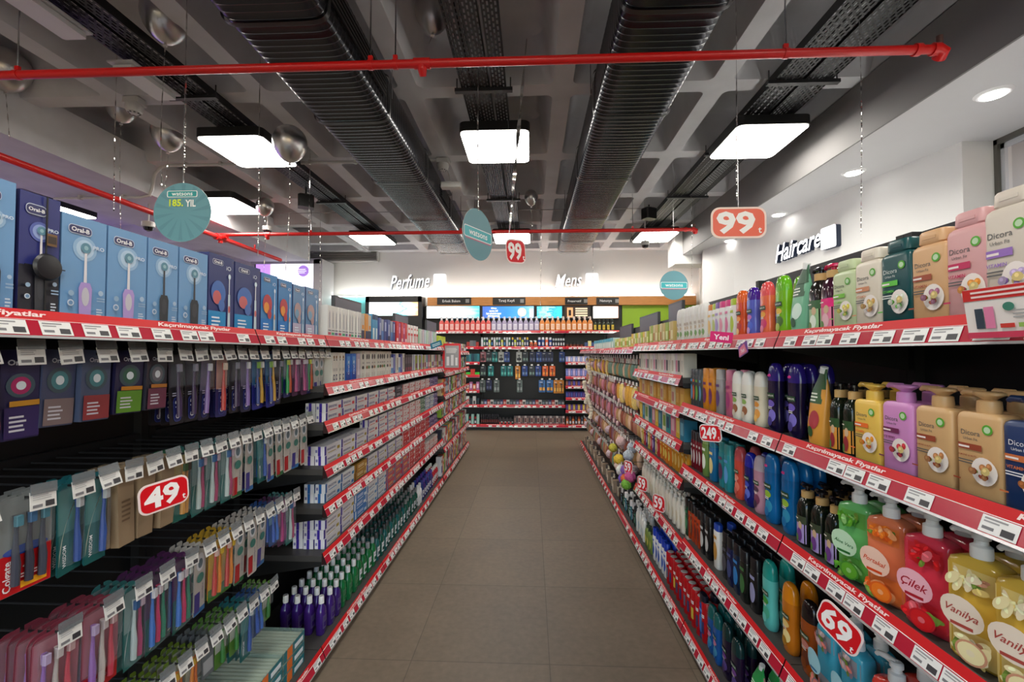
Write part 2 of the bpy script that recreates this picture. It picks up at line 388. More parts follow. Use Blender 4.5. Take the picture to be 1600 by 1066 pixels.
# ------------------------------------------------------------------ corrugated ducts
DUCTM = nmat('duct_sheet', (56, 57, 62), .24, 4, .10); DUCTM.node_tree.nodes['Principled BSDF'].inputs['Metallic'].default_value = .7
def duct(x0, x1, y1, where):
    w = x1-x0; cx = (x0+x1)/2; h = .36; b = MB(); N = 36
    vs = []; fs = []; y = -3.6; rows = 0; k = 0
    ph = [(0, 0), (.038, .0), (.041, .0022), (.044, .0022), (.047, 0)]
    while y < y1:
        for dy, e in ph:
            if y+dy > y1: break
            for (px, pz) in se(w-.012+e, h-.012+e, 6.5, N): vs.append((px, y+dy, pz))
            rows += 1
        y += .05
    for r in range(rows-1):
        for i in range(N): fs.append((r*N+i, (r+1)*N+i, (r+1)*N+(i+1) % N, r*N+(i+1) % N))
    fs.append(tuple(range(N))); fs.append(tuple(range((rows-1)*N, rows*N))[::-1])
    b.add(vs, fs, DUCTM)
    t = bpy.data.objects.new('air_duct', None); COL.objects.link(t); t.location = (cx, 0, 3.385)
    tag(t, 'black corrugated rectangular air duct running %s' % where, 'air duct')
    mobj('ribbed_body', b.build('ribbed_body', 50), t)
    for k, yy in enumerate((1.0, 2.2, 3.2, 4.4, 5.7, 6.9, y1-.02)):
        c = MB(); pts = se(w+.014, h+.014, 6.5, N)
        c.add([(px, yy+q, pz) for q in (0, .03) for px, pz in pts], [(i, N+i, N+(i+1) % N, (i+1) % N) for i in range(N)], (20, 20, 22, .4))
        mobj('joint_band', c.build('joint_band'), t)
    for yy in (2.2, 3.2, 5.7):
        for s in (-1, 1): mobj('hanger_rod', MB().tube([(s*(w/2+.02), yy, -.02), (s*(w/2+.02), yy, .2)], .004, STEEL).build('rod'), t)
    # slotted outlet in the aisle side
    if x0 < 0:
        for a, bb in ((5.1, 5.55), (2.0, 3.1)):
            g = MB()
            for q in range(5): g.box(w/2+.004, w/2+.012, a, bb, -.06+q*.03, -.045+q*.03, (12, 12, 13, .4))
            mobj('slot_grille', g.build('grille'), t)
duct(-1.60, -1.04, 7.62, 'above the left side of the aisle')
duct(.45, 1.0, 7.62, 'above the right side of the aisle')

# ------------------------------------------------------------------ perforated cable trays
def perf_mat():
    m = bpy.data.materials.new('perforated_steel'); m.use_nodes = True; t = m.node_tree; L = t.links; b = t.nodes['Principled BSDF']
    b.inputs['Base Color'].default_value = lin((30, 30, 32)); b.inputs['Roughness'].default_value = .45
    tc = t.nodes.new('ShaderNodeTexCoord'); s = t.nodes.new('ShaderNodeSeparateXYZ'); L.new(tc.outputs['Object'], s.inputs[0])
    def mth(op, a, v=None):
        n = t.nodes.new('ShaderNodeMath'); n.operation = op
        for i, q in enumerate((a, v)):
            if q is None: continue
            if isinstance(q, (int, float)): n.inputs[i].default_value = q
            else: L.new(q, n.inputs[i])
        return n.outputs[0]
    a = mth('MULTIPLY', s.outputs[0], 42); r = mth('FLOOR', a); fx = mth('ABSOLUTE', mth('SUBTRACT', mth('FRACT', a), .5))
    by = mth('ADD', mth('MULTIPLY', s.outputs[1], 20), mth('MULTIPLY', r, .5)); fy = mth('ABSOLUTE', mth('SUBTRACT', mth('FRACT', by), .5))
    hole = mth('MULTIPLY', mth('LESS_THAN', fx, .24), mth('LESS_THAN', fy, .34))
    L.new(mth('SUBTRACT', 1, hole), b.inputs['Alpha']); return m
PERF = perf_mat()
def tray(x0, x1, split, where, y0=-3.5, y1=8.2, struts=(1.0, 3.35, 4.55, 5.8, 7.9)):
    t = bpy.data.objects.new('cable_tray', None); COL.objects.link(t); t.location = ((x0+x1)/2, 0, 3.52)
    tag(t, 'black perforated steel cable tray hanging %s' % where, 'cable tray'); w = x1-x0; hw = w/2
    for a, b in ((-hw, -hw+w*split-.012), (-hw+w*split+.012, hw)):
        mobj('tray_channel', MB().box(a, b, y0, y1, 0, .002, PERF).box(a, a+.002, y0, y1, 0, .06, BLACK).box(b-.002, b, y0, y1, 0, .06, BLACK).build('tray_channel'), t)
    cc = MB()
    for q in range(3): cc.tube([(-hw+.04+q*.035, y0, .02), (-hw+.045+q*.035, 3, .018), (-hw+.04+q*.035, y1, .02)], .008, (20, 20, 20, .5))
    mobj('cables', cc.build('cables'), t)
    for y in struts:
        s = MB().box(-hw-.05, hw+.05, y-.02, y+.02, -.03, -.004, (40, 40, 42, .4))
        for sx in (-1, 1): s.tube([(sx*(hw+.035), y, -.03), (sx*(hw+.035), y, .079)], .005, (60, 60, 60, .4))
        mobj('support_strut', s.build('support_strut'), t)
tray(-.53, -.19, .66, 'over the middle of the aisle')
tray(1.80, 2.22, .5, 'beside the right bulkhead')
tray(-2.80, -2.50, .6, 'left of the left duct')

# ------------------------------------------------------------------ red sprinkler pipes
PR = (206, 22, 20, .35)
def pipe(name_y, y, x0, x1, z, label, fittings):
    t = bpy.data.objects.new('sprinkler_pipe', None); COL.objects.link(t); t.location = (x1, y, z); tag(t, label, 'pipe')
    L = x0-x1
    mobj('pipe_run', MB().tube([(L, 0, 0), (0, 0, 0)], .023, PR, 14).build('pipe_run'), t)
    e = MB().tube([(0, 0, 0), (.03, 0, 0), (.055, .0, -.012), (.06, .03, -.03)], .032, PR, 12)
    e.tube([(-.09, 0, 0), (-.06, 0, 0)], .031, PR, 14).tube([(.04, 0, 0), (.04, 0, .07)], .016, (90, 60, 55, .4), 10)
    mobj('elbow', e.build('elbow'), t)
    for f in fittings:
        q = MB().tube([(f-x1-.045, 0, 0), (f-x1+.045, 0, 0)], .029, PR, 14)
        q.tube([(f-x1, 0, 0), (f-x1, .0, -.03), (f-x1, .02, -.06)], [.026, .026, .018], PR, 12)
        mobj('sprinkler_tee', q.build('sprinkler_tee'), t)
    for h in [x1-.75, -.75, x1-3.0, -2.95]:
        mobj('hanger', MB().tube([(h-x1, 0, .02), (h-x1, 0, 2.0+H-z+.08)], .004, STEEL, 6).tube([(h-x1-.012, 0, 0), (h-x1+.012, 0, 0)], .027, PR, 12).box(h-x1-.012, h-x1+.012, -.008, .008, .02, .05, PR).build('hanger'), t)
    return t
pipe('n', 2.41, -6.2, 2.11, 3.1, 'bright red sprinkler pipe crossing the aisle near the camera', [-.60])
pipe('f', 5.85, -4.2, 2.07, 3.1, 'red sprinkler pipe crossing the far part of the aisle', [-3.55])
t = bpy.data.objects.new('sprinkler_pipe', None); COL.objects.link(t); t.location = (-4.2, 5.85, 3.06); tag(t, 'red sprinkler main running along the left beam toward the back', 'pipe')
mobj('pipe_run', MB().tube([(0, -8.5, 0), (0, 1.45, 0)], .03, PR, 14).build('pipe_run'), t)
mobj('cross_fitting', MB().tube([(0, -.09, 0), (0, .09, 0)], .045, PR, 14).tube([(-.02, 0, 0), (.09, 0, .02)], .038, PR, 14).tube([(0, 0, -.07), (0, 0, .03)], .03, PR, 12).build('cross_fitting'), t)
mobj('sprinkler_head', MB().tube([(0, .75, .02), (0, .75, .09)], .014, PR, 10).build('sprinkler_head'), t)

# ------------------------------------------------------------------ small ceiling fixtures
def small(name, mb, loc, label, cat, rz=0): return tag(mobj(name, mb.build(name), None, loc, rz), label, cat)
LG = (200, 200, 198, .5)
det = MB().box(-.07, .07, -.05, .05, .045, .10, LG, .01).loft([(-.03, .05, .05), (-.02, .10, .10), (.02, .13, .13), (.045, .12, .12)], LG, n=24)
for i in range(8): a = i*PI/4; det.box(.035*math.cos(a)-.006, .035*math.cos(a)+.006, .035*math.sin(a)-.006, .035*math.sin(a)+.006, -.0285, -.018, (50, 50, 50))
for px, py, y, lab in ((210, 165, 3.5, 'white round smoke detector on the concrete ribs at left'), (692, 258, 4.75, 'white round smoke detector beside the middle light panel')):
    p = at(px, py, 'Y', y); small('smoke_detector', det, (p.x, y, 3.5), lab, 'smoke detector')
cond = MB(); zz = 3.57
cond.tube([(-.95, 4.72, zz), (-4.0, 4.72, zz), (-4.08, 4.72, zz-.02), (-4.15, 4.72, zz-.09), (-4.18, 4.72, 3.3), (-4.2, 4.72, 3.24), (-4.3, 4.72, 3.22), (-5.3, 4.72, 3.22)], .016, LG, 10)
for x in (-1.4, -1.9, -2.4, -2.9, -3.4, -3.8, -4.5, -5.0): cond.box(x-.012, x+.012, 4.7, 4.74, (zz if x > -4.2 else 3.22)-.02, (zz if x > -4.2 else 3.22)+.035, LG)
small('electrical_conduit', cond, (0, 0, 0), 'thin grey conduit stepping over the left concrete beam', 'conduit')
c2 = MB().tube([(-4.2, 0, 0), (2.2, 0, 0)], .006, (150, 150, 150, .5), 6)
small('tension_wire', c2, (0, 6.4, 3.56), 'thin grey wire stretched below the ribs at the far end', 'wire')
p = at(705, 290, 'Y', 4.9); small('emergency_light', MB().box(-.11, .11, -.05, .05, -.03, .03, LG, .006).tube([(0, 0, .03), (-.05, 0, 3.58-p.z)], .007, LG, 6), tuple(p), 'small white box fitting hanging on a rod beside the middle panel', 'light fitting')
lf = MB().box(-.075, .075, -.19, .19, 0, .04, (222, 222, 222, .4), .01).box(-.09, .09, -.21, .21, .04, .052, (205, 205, 205, .5))
for px, py, lab in ((66, 26, 'unlit white flat light fixture at the top left corner'), (228, 134, 'unlit white flat light fixture under the left tray')):
    p = at(px, py, 'Z', 1.93); small('batten_light', lf, tuple(p), lab, 'light fixture')
cam_b = MB().loft([(-.07, .04, .04), (-.055, .085, .085), (-.02, .105, .105), (-.0195, .13, .13), (.035, .13, .13), (.04, .11, .11)], LG, n=24)
cam_b.loft([(-.072, .03, .03), (-.057, .088, .088), (-.025, .107, .107)], (15, 15, 16, .1), n=24)
for px, py, y, lab in ((232, 352, 5.0, 'white dome security camera beside the round anniversary sign'), (418, 358, 6.2, 'white dome security camera above the blue kids cartons'), (1008, 381, 7.0, 'small dome security camera under the far right panel')):
    p = at(px, py, 'Y', y); b = MB(); b.v = list(cam_b.v); b.f = list(cam_b.f); b.m = list(cam_b.m); b.mats = list(cam_b.mats)
    b.tube([(0, 0, .04), (0, 0, ceil_z(p.x, p.y)-p.z-.003)], .01, LG, 8); small('security_camera', b, tuple(p), lab, 'camera')
for px, py, y, lab in ((478, 315, 5.3, 'black spotlight speaker hanging below the left tray'), (1014, 334, 6.3, 'black spotlight speaker hanging below the right tray')):
    p = at(px, py, 'Y', y); b = MB().box(-.09, .09, -.07, .07, -.08, .08, (14, 14, 15, .4), .015).tube([(0, 0, .08), (0, 0, 3.58-p.z)], .01, (20, 20, 20), 8)
    b.loft([(-.01, .10, .10), (0, .11, .11)], (30, 30, 30), n=18); small('loudspeaker', b, tuple(p), lab, 'speaker', .5)

# ------------------------------------------------------------------ balloons and ribbons
BAL = (206, 204, 202, .3, 1.0)
def balloon_mesh(r):
    s = []; N = 14
    for i in range(N+1):
        t = i/N; a = PI*(1-t); z = -math.cos(a)*-1
        z = -math.cos(PI*t)*r; rad = math.sin(PI*t)*r
        if z < 0: z *= 1.28; rad *= (1-.16*(-z/r/1.28)**1.5)
        s.append((z, max(rad*2, .004), max(rad*2, .004)))
    return MB().loft(s, BAL, n=28).loft([(-r*1.28-.018, .03, .03), (-r*1.28-.004, .012, .012), (-r*1.28+.01, .02, .02)], BAL, n=12).build('b', 60)
def ribbon_mesh(L, w=.006, sway=.03, seed=0):
    r = random.Random(seed); n = int(L/.02); vs = []; fs = []; ph = r.uniform(0, 6)
    for i in range(n+1):
        t = i/n; z = -L*t; a = ph+z*22+3*math.sin(z*5); ox = sway*math.sin(z*3+ph)*t; oy = sway*math.cos(z*2.3+ph)*t
        vs += [(ox+w/2*math.cos(a), oy+w/2*math.sin(a), z), (ox-w/2*math.cos(a), oy-w/2*math.sin(a), z)]
    fs = [(2*i, 2*i+1, 2*i+3, 2*i+2) for i in range(n)]
    return MB().add(vs, fs, (215, 212, 208, .15, .9)).build('ribbon', 60)
BB = [(259, 26, 2.75, .138, 1.05, 'silver balloon at the top left, above the near red pipe'), (453, 222, 3.6, .135, .95, 'silver balloon overlapping the corner of the left light panel'),
      (263, 208, 4.1, .14, .35, 'silver balloon in the coffer left of the left panel'), (12, 52, 3.3, .15, .35, 'silver balloon at the extreme top left edge'),
      (407, 152, 4.95, .125, .3, 'silver balloon half hidden in a coffer beside the left duct'), (190, 165, 3.9, .125, 1.3, 'silver balloon behind the left smoke detector'),
      (676, 18, 3.0, .12, .08, 'silver balloon left of the middle cable tray'), (830, 308, 5.8, .09, .5, 'small silver balloon in the far middle coffer'),
      (414, 322, 5.7, .11, .9, 'small silver balloon beside the second left panel')]
for k, (px, py, y, r, L, lab) in enumerate(BB):
    p = at(px, py, 'Y', y); p.z = min(p.z, 3.9-r) if k not in (0, 6) else p.z
    t = bpy.data.objects.new('foil_balloon', None); COL.objects.link(t); t.location = p; tag(t, lab, 'balloon', 'silver balloons under the ceiling')
    mobj('skin', balloon_mesh(r), t); mobj('ribbon', ribbon_mesh(L, seed=k), t, (0, 0, -r*1.28-.01))
# loose hanging ribbons
for k, (px, py0, py1, y) in enumerate(((181, 175, 330, 3.2), (484, 290, 430, 4.6), (404, 290, 400, 3.0), (501, 330, 470, 6.3), (1343, 90, 372, 2.62), (1153, 262, 322, 2.85), (1080, 338, 450, 5.5), (288, 220, 290, 2.5), (747, 300, 330, 3.1), (845, 320, 480, 6.1), (926, 370, 450, 7.3))):
    a = at(px, py0, 'Y', y); b = at(px, py1, 'Y', y); a.z = ceil_z(a.x, a.y)+.002
    nm = ('left of the tall balloon', 'beside the duct', 'beside the anniversary sign', 'above the white cartons', 'on the far right above the peach bottles', 'above the orange price sign', 'near the right pillar', 'over the anniversary sign', 'over the turned round sign', 'in the far middle', 'above the back signs')[k]
    tag(mobj('hanging_ribbon', ribbon_mesh(a.z-b.z, .007, .008, k+20), None, a), 'thin silver foil ribbon hanging %s' % nm, 'ribbon', 'loose silver ribbons')
a = at(823, 60, 'Y', 3.3); b = at(795, 372, 'Y', 3.45)
rb = MB(); n = 60; pts = []
for i in range(n+1):
    t = i/n; p = a.lerp(b, t); th = t*14; wv = .012*math.sin(PI*t)+.004; pts += [(p.x-a.x+wv*math.cos(th), p.y-a.y+wv*math.sin(th), p.z-a.z), (p.x-a.x-wv*math.cos(th), p.y-a.y-wv*math.sin(th), p.z-a.z)]
rb.add(pts, [(2*i, 2*i+1, 2*i+3, 2*i+2) for i in range(n)], (225, 224, 220, .15, .9))
tag(mobj('hanging_ribbon', rb.build('ribbon', 60), None, a), 'wide silver ribbon holding the tilted red price sign', 'ribbon')

# ------------------------------------------------------------------ hanging signs
def disc_sign(px, py, y, dia, rz, lab, kind, seed):
    p = at(px, py, 'Y', y); r = dia/2
    t = bpy.data.objects.new('round_hanging_sign', None); COL.objects.link(t); t.location = p; t.rotation_euler = (0, 0, rz); tag(t, lab, 'sign')
    circ = [(r*math.cos(i*PI/32), r*math.sin(i*PI/32)) for i in range(64)]
    mobj('hanging_cord', MB().tube([(0, 0, r), (0, 0, ceil_z(p.x, p.y)+.002-p.z)], .0012, STEEL, 5).build('c'), t)
    mobj('board', MB().prism(circ, -.002, .002, (96, 148, 160, .5), (225, 230, 230)).build('board'), t)
    for fl in (0, PI):
        d = Deco(flat(-.0022))
        if kind == 'big':
            for k in range(14):
                a = k*PI/7+.1; d.poly([(r*.25*math.cos(a), r*.25*math.sin(a)), (r*.95*math.cos(a), r*.95*math.sin(a)), (r*.95*math.cos(a+.16), r*.95*math.sin(a+.16))], (88, 138, 150, .5)); d.k -= .00035
            d.k += .001
            d.poly(rrect(r*1.06, r*.22, r*.05, .0, r*.62), (236, 240, 240)).poly(rrect(r*1.0, r*.18, r*.04, 0, r*.62), (34, 150, 152)).text('watsons', 0, r*.62, r*.2, (245, 248, 248), .01, 1.1, wmax=r*.75)
            d.text('185.', -r*.2, r*.32, r*.32, (214, 232, 60), .03, 1.0).text('YIL', r*.3, r*.3, r*.32, (240, 244, 244), .03, .8)
        else:
            d.poly(rrect(r*1.86, r*.44, r*.08, 0, 0), (236, 240, 240)).poly(rrect(r*1.8, r*.38, r*.07, 0, 0), (58, 176, 186)).text('watsons', 0, 0, r*.34, (245, 248, 248), .01, 1.1, wmax=r*1.3)
            d.rect(-r*.85, r*.85, -r*.27, -r*.24, (214, 90, 130))
        o = mobj('printed_face', d.build(), t, (0, 0, 0), fl)
disc_sign(285, 332, 2.5, .345, 0, 'round teal anniversary sign hanging above the tall toothbrush cartons', 'big', 1)
disc_sign(747, 367, 3.1, .36, 1.08, 'teal round sign turned sideways beside the small red price sign', 'b', 2)
disc_sign(1053, 446, 5.2, .335, .1, 'round teal sign hanging in front of the right pillar', 'b', 3)
def price_sign(p, w, h, txt, rot, lab, col=(214, 18, 30, .35), rim=(244, 226, 222), parent=None, hang=False, bold=.035):
    t = bpy.data.objects.new('price_sign', None); COL.objects.link(t); t.location = p; t.rotation_euler = rot; tag(t, lab, 'price sign')
    mobj('card', MB().prism(rrect(w, h, h*.28), -.001, .0015, rim).build('card'), t)
    d = Deco(flat(-.0012)); d.poly(rrect(w*.93, h*.88, h*.24), col).text(txt, -w*.05, 0, h*.92, (250, 246, 244), bold, (w*.70)/(text_geo(txt, bold, 0)[2][0]*h*.92)).text('t', w*.38, -h*.25, h*.3, (250, 246, 244), .02)
    mobj('printed_price', d.build(), t)
    if not hang: mobj('clip_stem', MB().tube([(0, .001, -h*.3), (0, .012, -h*.5), (0, .045, -h*.5-.02)], .0018, STEEL, 6).build('c'), t)
    if hang: mobj('hanging_cord', MB().tube([(0, 0, h/2), (0, 0, ceil_z(p.x, p.y)+.002-p.z)], .0012, STEEL, 5).build('c'), t)
    return t
price_sign(at(1154, 348, 'Y', 2.75), .33, .19, '99', (0, 0, 0), 'large orange hanging price sign with white double nine', (238, 104, 78, .4), (248, 222, 210), hang=True)
price_sign(at(806, 393, 'Y', 3.45), .2, .19, '99', (0, -.08, .75), 'small tilted red hanging price sign in mid aisle', hang=True)

# ================================================================== BACK WALL DRESSING
def onback(px, py, y=BACK_Y): return at(px, py, 'Y', y)
def bx(px0, px1, py0, py1, y0, y1, col):
    a = at(px0, py0, 'Y', y0); b = at(px1, py1, 'Y', y0); return a.x, b.x, y0, y1, b.z, a.z, col
hb = MB().box(*bx(668, 1088, 465, 476, 9.0, 9.19, WOOD)); fas = small('wood_fascia', hb, (0, 0, 0), 'orange oak fascia band above the back light boxes', 'fascia')
for px0, px1, s in ((683, 736, 'Erkek Bakım'), (770, 821, 'Tıraş Keyfi'), (883, 918, 'Prezervatif'), (932, 967, 'Natunya')):
    x0, x1, _, _, z0, z1, _ = bx(px0, px1, 465, 476, 8.985, 9, 0)
    t = bpy.data.objects.new('category_plate', None); COL.objects.link(t); t.location = ((x0+x1)/2, 8.985, (z0+z1)/2); tag(t, 'black category plate on the oak fascia, %s from the left' % ordw(nth('cp')), 'sign')
    w = x1-x0; h = z1-z0
    mobj('plate', MB().box(-w/2, w/2, 0, .014, -h/2, h/2, DARK).build('plate'), t)
    d = Deco(flat(0)); d.text(s, -w*.08, 0, h*.5, (236, 236, 236), .01, wmax=w*.6).rect(w*.34, w*.34+h*.5, -h*.25, h*.25, (150, 150, 150)); mobj('lettering', d.build(), t)
def lightbox(px0, px1, py0, py1, y, lab, art, em=1.6):
    x0, x1, _, _, z0, z1, _ = bx(px0, px1, py0, py1, y, y, 0); w = x1-x0; h = z1-z0
    t = bpy.data.objects.new('backlit_panel', None); COL.objects.link(t); t.location = ((x0+x1)/2, y, (z0+z1)/2); tag(t, lab, 'light box')
    mobj('housing', MB().box(-w/2-.03, w/2+.03, .004, .1, -h/2-.012, h/2+.012, DARK).build('housing'), t)
    mobj('screen', MB().box(-w/2, w/2, -.002, .004, -h/2, h/2, art(em)).build('screen'), t); return t, w, h
def grad_art(stops, ang=0, distort=.6, scale=3):
    def f(em):
        m = bpy.data.materials.new('backlit_print'); m.use_nodes = True; t = m.node_tree; L = t.links; b = t.nodes['Principled BSDF']
        tc = t.nodes.new('ShaderNodeTexCoord'); mp = t.nodes.new('ShaderNodeMapping'); mp.inputs['Rotation'].default_value = (0, ang, 0); L.new(tc.outputs['Generated'], mp.inputs[0])
        s = t.nodes.new('ShaderNodeSeparateXYZ'); L.new(mp.outputs[0], s.inputs[0]); n = t.nodes.new('ShaderNodeTexNoise'); n.inputs['Scale'].default_value = scale; L.new(tc.outputs['Generated'], n.inputs['Vector'])
        a = t.nodes.new('ShaderNodeMath'); a.operation = 'MULTIPLY_ADD'; L.new(n.outputs[0], a.inputs[0]); a.inputs[1].default_value = distort; L.new(s.outputs[0], a.inputs[2])
        a2 = t.nodes.new('ShaderNodeMath'); a2.operation = 'SUBTRACT'; L.new(a.outputs[0], a2.inputs[0]); a2.inputs[1].default_value = distort/2
        r = t.nodes.new('ShaderNodeValToRGB'); L.new(a2.outputs[0], r.inputs[0]); cr = r.color_ramp
        cr.elements[0].position = stops[0][0]; cr.elements[0].color = lin(stops[0][1]); cr.elements[1].position = stops[-1][0]; cr.elements[1].color = lin(stops[-1][1])
        for q, c in stops[1:-1]: e = cr.elements.new(q); e.color = lin(c)
        L.new(r.outputs[0], b.inputs['Base Color']); L.new(r.outputs[0], b.inputs['Emission Color']); b.inputs['Emission Strength'].default_value = em
        return m
    return f
lightbox(576, 653, 472, 493, 8.9, 'wide backlit panel in a black frame below the perfume letters', grad_art([(0, (235, 248, 252)), (.55, (225, 248, 250)), (.7, (90, 210, 225)), (.8, (235, 245, 240)), (1, (255, 190, 120))]), 1.3)
fr = MB().box(*bx(571, 659, 463, 472, 8.88, 9.18, DARK)).box(*bx(571, 576, 463, 530, 8.88, 9.18, DARK)).box(*bx(653, 659, 463, 530, 8.88, 9.18, DARK)).box(*bx(571, 659, 493, 530, 8.9, 9.18, DARK))
small('perfume_display_case', fr, (0, 0, 0), 'tall black display case below the perfume letters', 'display case')
lightbox(667, 749, 479, 497, 9.0, 'pale blue backlit panel, first under the oak fascia', grad_art([(0, (250, 252, 252)), (.5, (215, 240, 246)), (.7, (170, 215, 238)), (1, (70, 200, 215))]), 1.3)
t, w, h = lightbox(754, 834, 479, 497, 9.0, 'blue advert light box with white slogan above the bottles', grad_art([(0, (60, 90, 160)), (.45, (40, 110, 190)), (.75, (60, 130, 205)), (1, (120, 170, 210))], 0, .2), .9)
d = Deco(flat(-.003))
for k, s in enumerate(('Gillette', 'DAHA İYİ', 'İLE GÖRÜN! MAX', 'PERFORMANS')): d.text(s, -w*.28, h*(.34-.22*k), h*.16, (250, 250, 250, .5, 0, 1.2), .02, wmax=w*.38)
d.ell(w*.27, 0, h*.36, h*.36, (240, 215, 150, .5, 0, .8)).ell(w*.27, 0, h*.25, h*.25, (250, 240, 220, .5, 0, .9)); d.rect(w*.42, w*.49, -h*.45, h*.3, (235, 240, 250, .5, 0, .8)); mobj('lettering', d.build(), t)
lightbox(839, 878, 479, 497, 9.0, 'turquoise cloudy backlit panel in the middle of the row', grad_art([(0, (60, 190, 220)), (.4, (150, 225, 240)), (.6, (40, 130, 170)), (1, (50, 180, 215))], 0, 1.2, 5), 1.0)
t, w, h = lightbox(883, 921, 479, 497, 9.0, 'dark brown advert light box with a bronze bottle', grad_art([(0, (52, 36, 26)), (1, (30, 24, 22))]), .5)
d = Deco(flat(-.003)); d.rect(-w*.42, -w*.18, -h*.45, h*.4, (206, 140, 96, .5, 0, .7)).rect(-w*.36, -w*.25, -h*.3, h*.2, (30, 22, 18))
for k in range(4): d.rect(-w*.08, w*.42, h*(.25-.2*k), h*(.37-.2*k), (214, 190, 160, .5, 0, .6))
mobj('lettering', d.build(), t)
lightbox(927, 966, 479, 497, 9.0, 'cream and peach backlit panel, last before the green wall', grad_art([(0, (252, 250, 246)), (.6, (250, 236, 214)), (1, (238, 180, 150))]), 1.3)
small('panel_backing', MB().box(*bx(660, 972, 479, 530, 9.125, 9.19, DARK)), (0, 0, 0), 'dark backing wall behind the row of backlit panels', 'panel')
small('green_wall_panel', MB().box(*bx(972, 1088, 476, 540, 9.1, 9.19, (150, 190, 40, .5))), (0, 0, 0), 'lime green wall panel at the right end of the back wall', 'panel')
small('teal_wall_panel', MB().box(*bx(498, 571, 463, 540, 9.1, 9.19, (92, 178, 182, .5))), (0, 0, 0), 'teal wall panel left of the black display case', 'panel')
# wall-washing LED strips lying on the fascia and on the case top
a = bx(500, 1086, 464, 465, 9.0, 9.1, 0)
led = MB().box(a[0], a[1], 9.02, 9.06, a[5]+.002, a[5]+.012, (255, 252, 246, .5, 0, 10.0)); small('led_strip', led, (0, 0, 0), 'lit white led strip washing the back wall above the fascia', 'led strip')
# louvre grille at top left of the back wall
x0, x1, _, _, z0, z1, _ = bx(462, 588, 381, 406, 9.1, 9.2, 0)
g = MB().box(x0, x1, 9.15, 9.195, z0, z1, (120, 120, 118))
n = 7
for i in range(n): z = z0+(z1-z0)*(i+.2)/n; g.add([(x0, 9.15, z), (x1, 9.15, z), (x1, 9.11, z+.03), (x0, 9.11, z+.03)], [(0, 1, 2, 3)], (160, 160, 158))
g.box(x0-.02, x1+.02, 9.1, 9.195, z1, z1+.03, (190, 190, 188)).box(x0-.02, x1+.02, 9.1, 9.195, z0-.03, z0, (190, 190, 188)).box(x1, x1+.03, 9.1, 9.195, z0, z1, (190, 190, 188))
small('louvre_grille', g, (0, 0, 0), 'wide grey louvre grille high on the back wall at left', 'grille')
# bright screen in a white frame at left
t, w, h = lightbox(400, 489, 412, 452, 8.6, 'bright screen in a grey frame behind the kids cartons', grad_art([(0, (150, 110, 190)), (.25, (150, 110, 190)), (.27, (235, 232, 246)), (1, (240, 240, 250))], 0, 0), 1.1)
d = Deco(flat(-.003)); d.ell(w*.33, h*.2, h*.22, h*.22, (158, 120, 205, .5, 0, .5)).lines(w*.24, w*.42, h*.1, h*.3, 3, (230, 225, 240, .5, 0, .6)); mobj('lettering', d.build(), t)
small('screen_cabinet', MB().box(*bx(392, 502, 405, 412, 8.58, 9.1, (190, 190, 192))).box(*bx(490, 502, 405, 560, 8.58, 9.1, (190, 190, 192))).box(*bx(392, 490, 455, 560, 8.62, 9.1, (190, 190, 192))), (0, 0, 0), 'pale grey cabinet framing the bright screen', 'cabinet')
# script letters
def script(s, p, h, rot, lab, wid, thick=.03, side=(30, 42, 66, .4), strength=1.2):
    t = bpy.data.objects.new('wall_lettering', None); COL.objects.link(t); t.location = p; t.rotation_euler = rot; tag(t, lab, 'wall letters')
    vs, fs, (w, hh) = text_geo(s, .012, .42); kx = wid/w; kz = h/hh
    b = MB()
    from collections import Counter
    ed = Counter()
    for f in fs:
        for i in range(len(f)): ed[frozenset((f[i], f[(i+1) % len(f)]))] += 1
    sides = []
    for f in fs:
        for i in range(len(f)):
            a, c = f[i], f[(i+1) % len(f)]
            if ed[frozenset((a, c))] == 1: sides.append((a, a+len(vs), c+len(vs), c))
    b.add([(x*kx, y, z*kz) for y in (0, thick) for x, z in vs], sides, side); mobj('letter_sides', b.build('s'), t)
    mobj('letter_faces', MB().add([(x*kx, -.001, z*kz) for x, z in vs], fs, (250, 250, 252, .4, 0, strength)).build('f'), t); return t
script('Perfume', onback(640, 440, 9.12), .29, (0, -.06, 0), 'white script word Perfume on the glowing back wall', .84, .06, (60, 76, 96, .4), .3)
script('Mens', onback(888, 438, 9.12), .26, (0, -.06, 0), 'white script word Mens on the glowing back wall', .56, .06, (60, 76, 96, .4), .3)
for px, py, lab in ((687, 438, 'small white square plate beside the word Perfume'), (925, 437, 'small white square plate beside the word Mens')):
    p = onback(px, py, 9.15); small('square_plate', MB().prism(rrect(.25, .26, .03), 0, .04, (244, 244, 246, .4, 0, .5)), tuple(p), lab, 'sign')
# on the right wall: direction along the wall between (2.876,4.224) and (2.68,6.02)
def onwall(px, py):
    r = _fw+_rt*((px-800)/F)+_up*((533-py)/F); ax, ay, bx_, by = 3.164, 4.646, 2.948, 6.62
    dx, dy = bx_-ax, by-ay; t = (ax*dy-ay*dx)/(r.x*dy-r.y*dx); t *= .985; return Vector((r.x*t, r.y*t, r.z*t+H))
wa = -math.atan2(6.62-4.646, 3.164-2.948)
p = onwall(1244, 385); script('Haircare', p, .21, (0, -.05, wa), 'white script word Haircare with dark sides on the right wall', .75, .055)
p = onwall(1294, 371); small('square_plate', MB().prism(rrect(.21, .23, .02), 0, .06, (240, 240, 243, .4, 0, .4), (30, 42, 66, .4)), tuple(p), 'white square plate with dark sides beside the word Haircare', 'sign', wa)
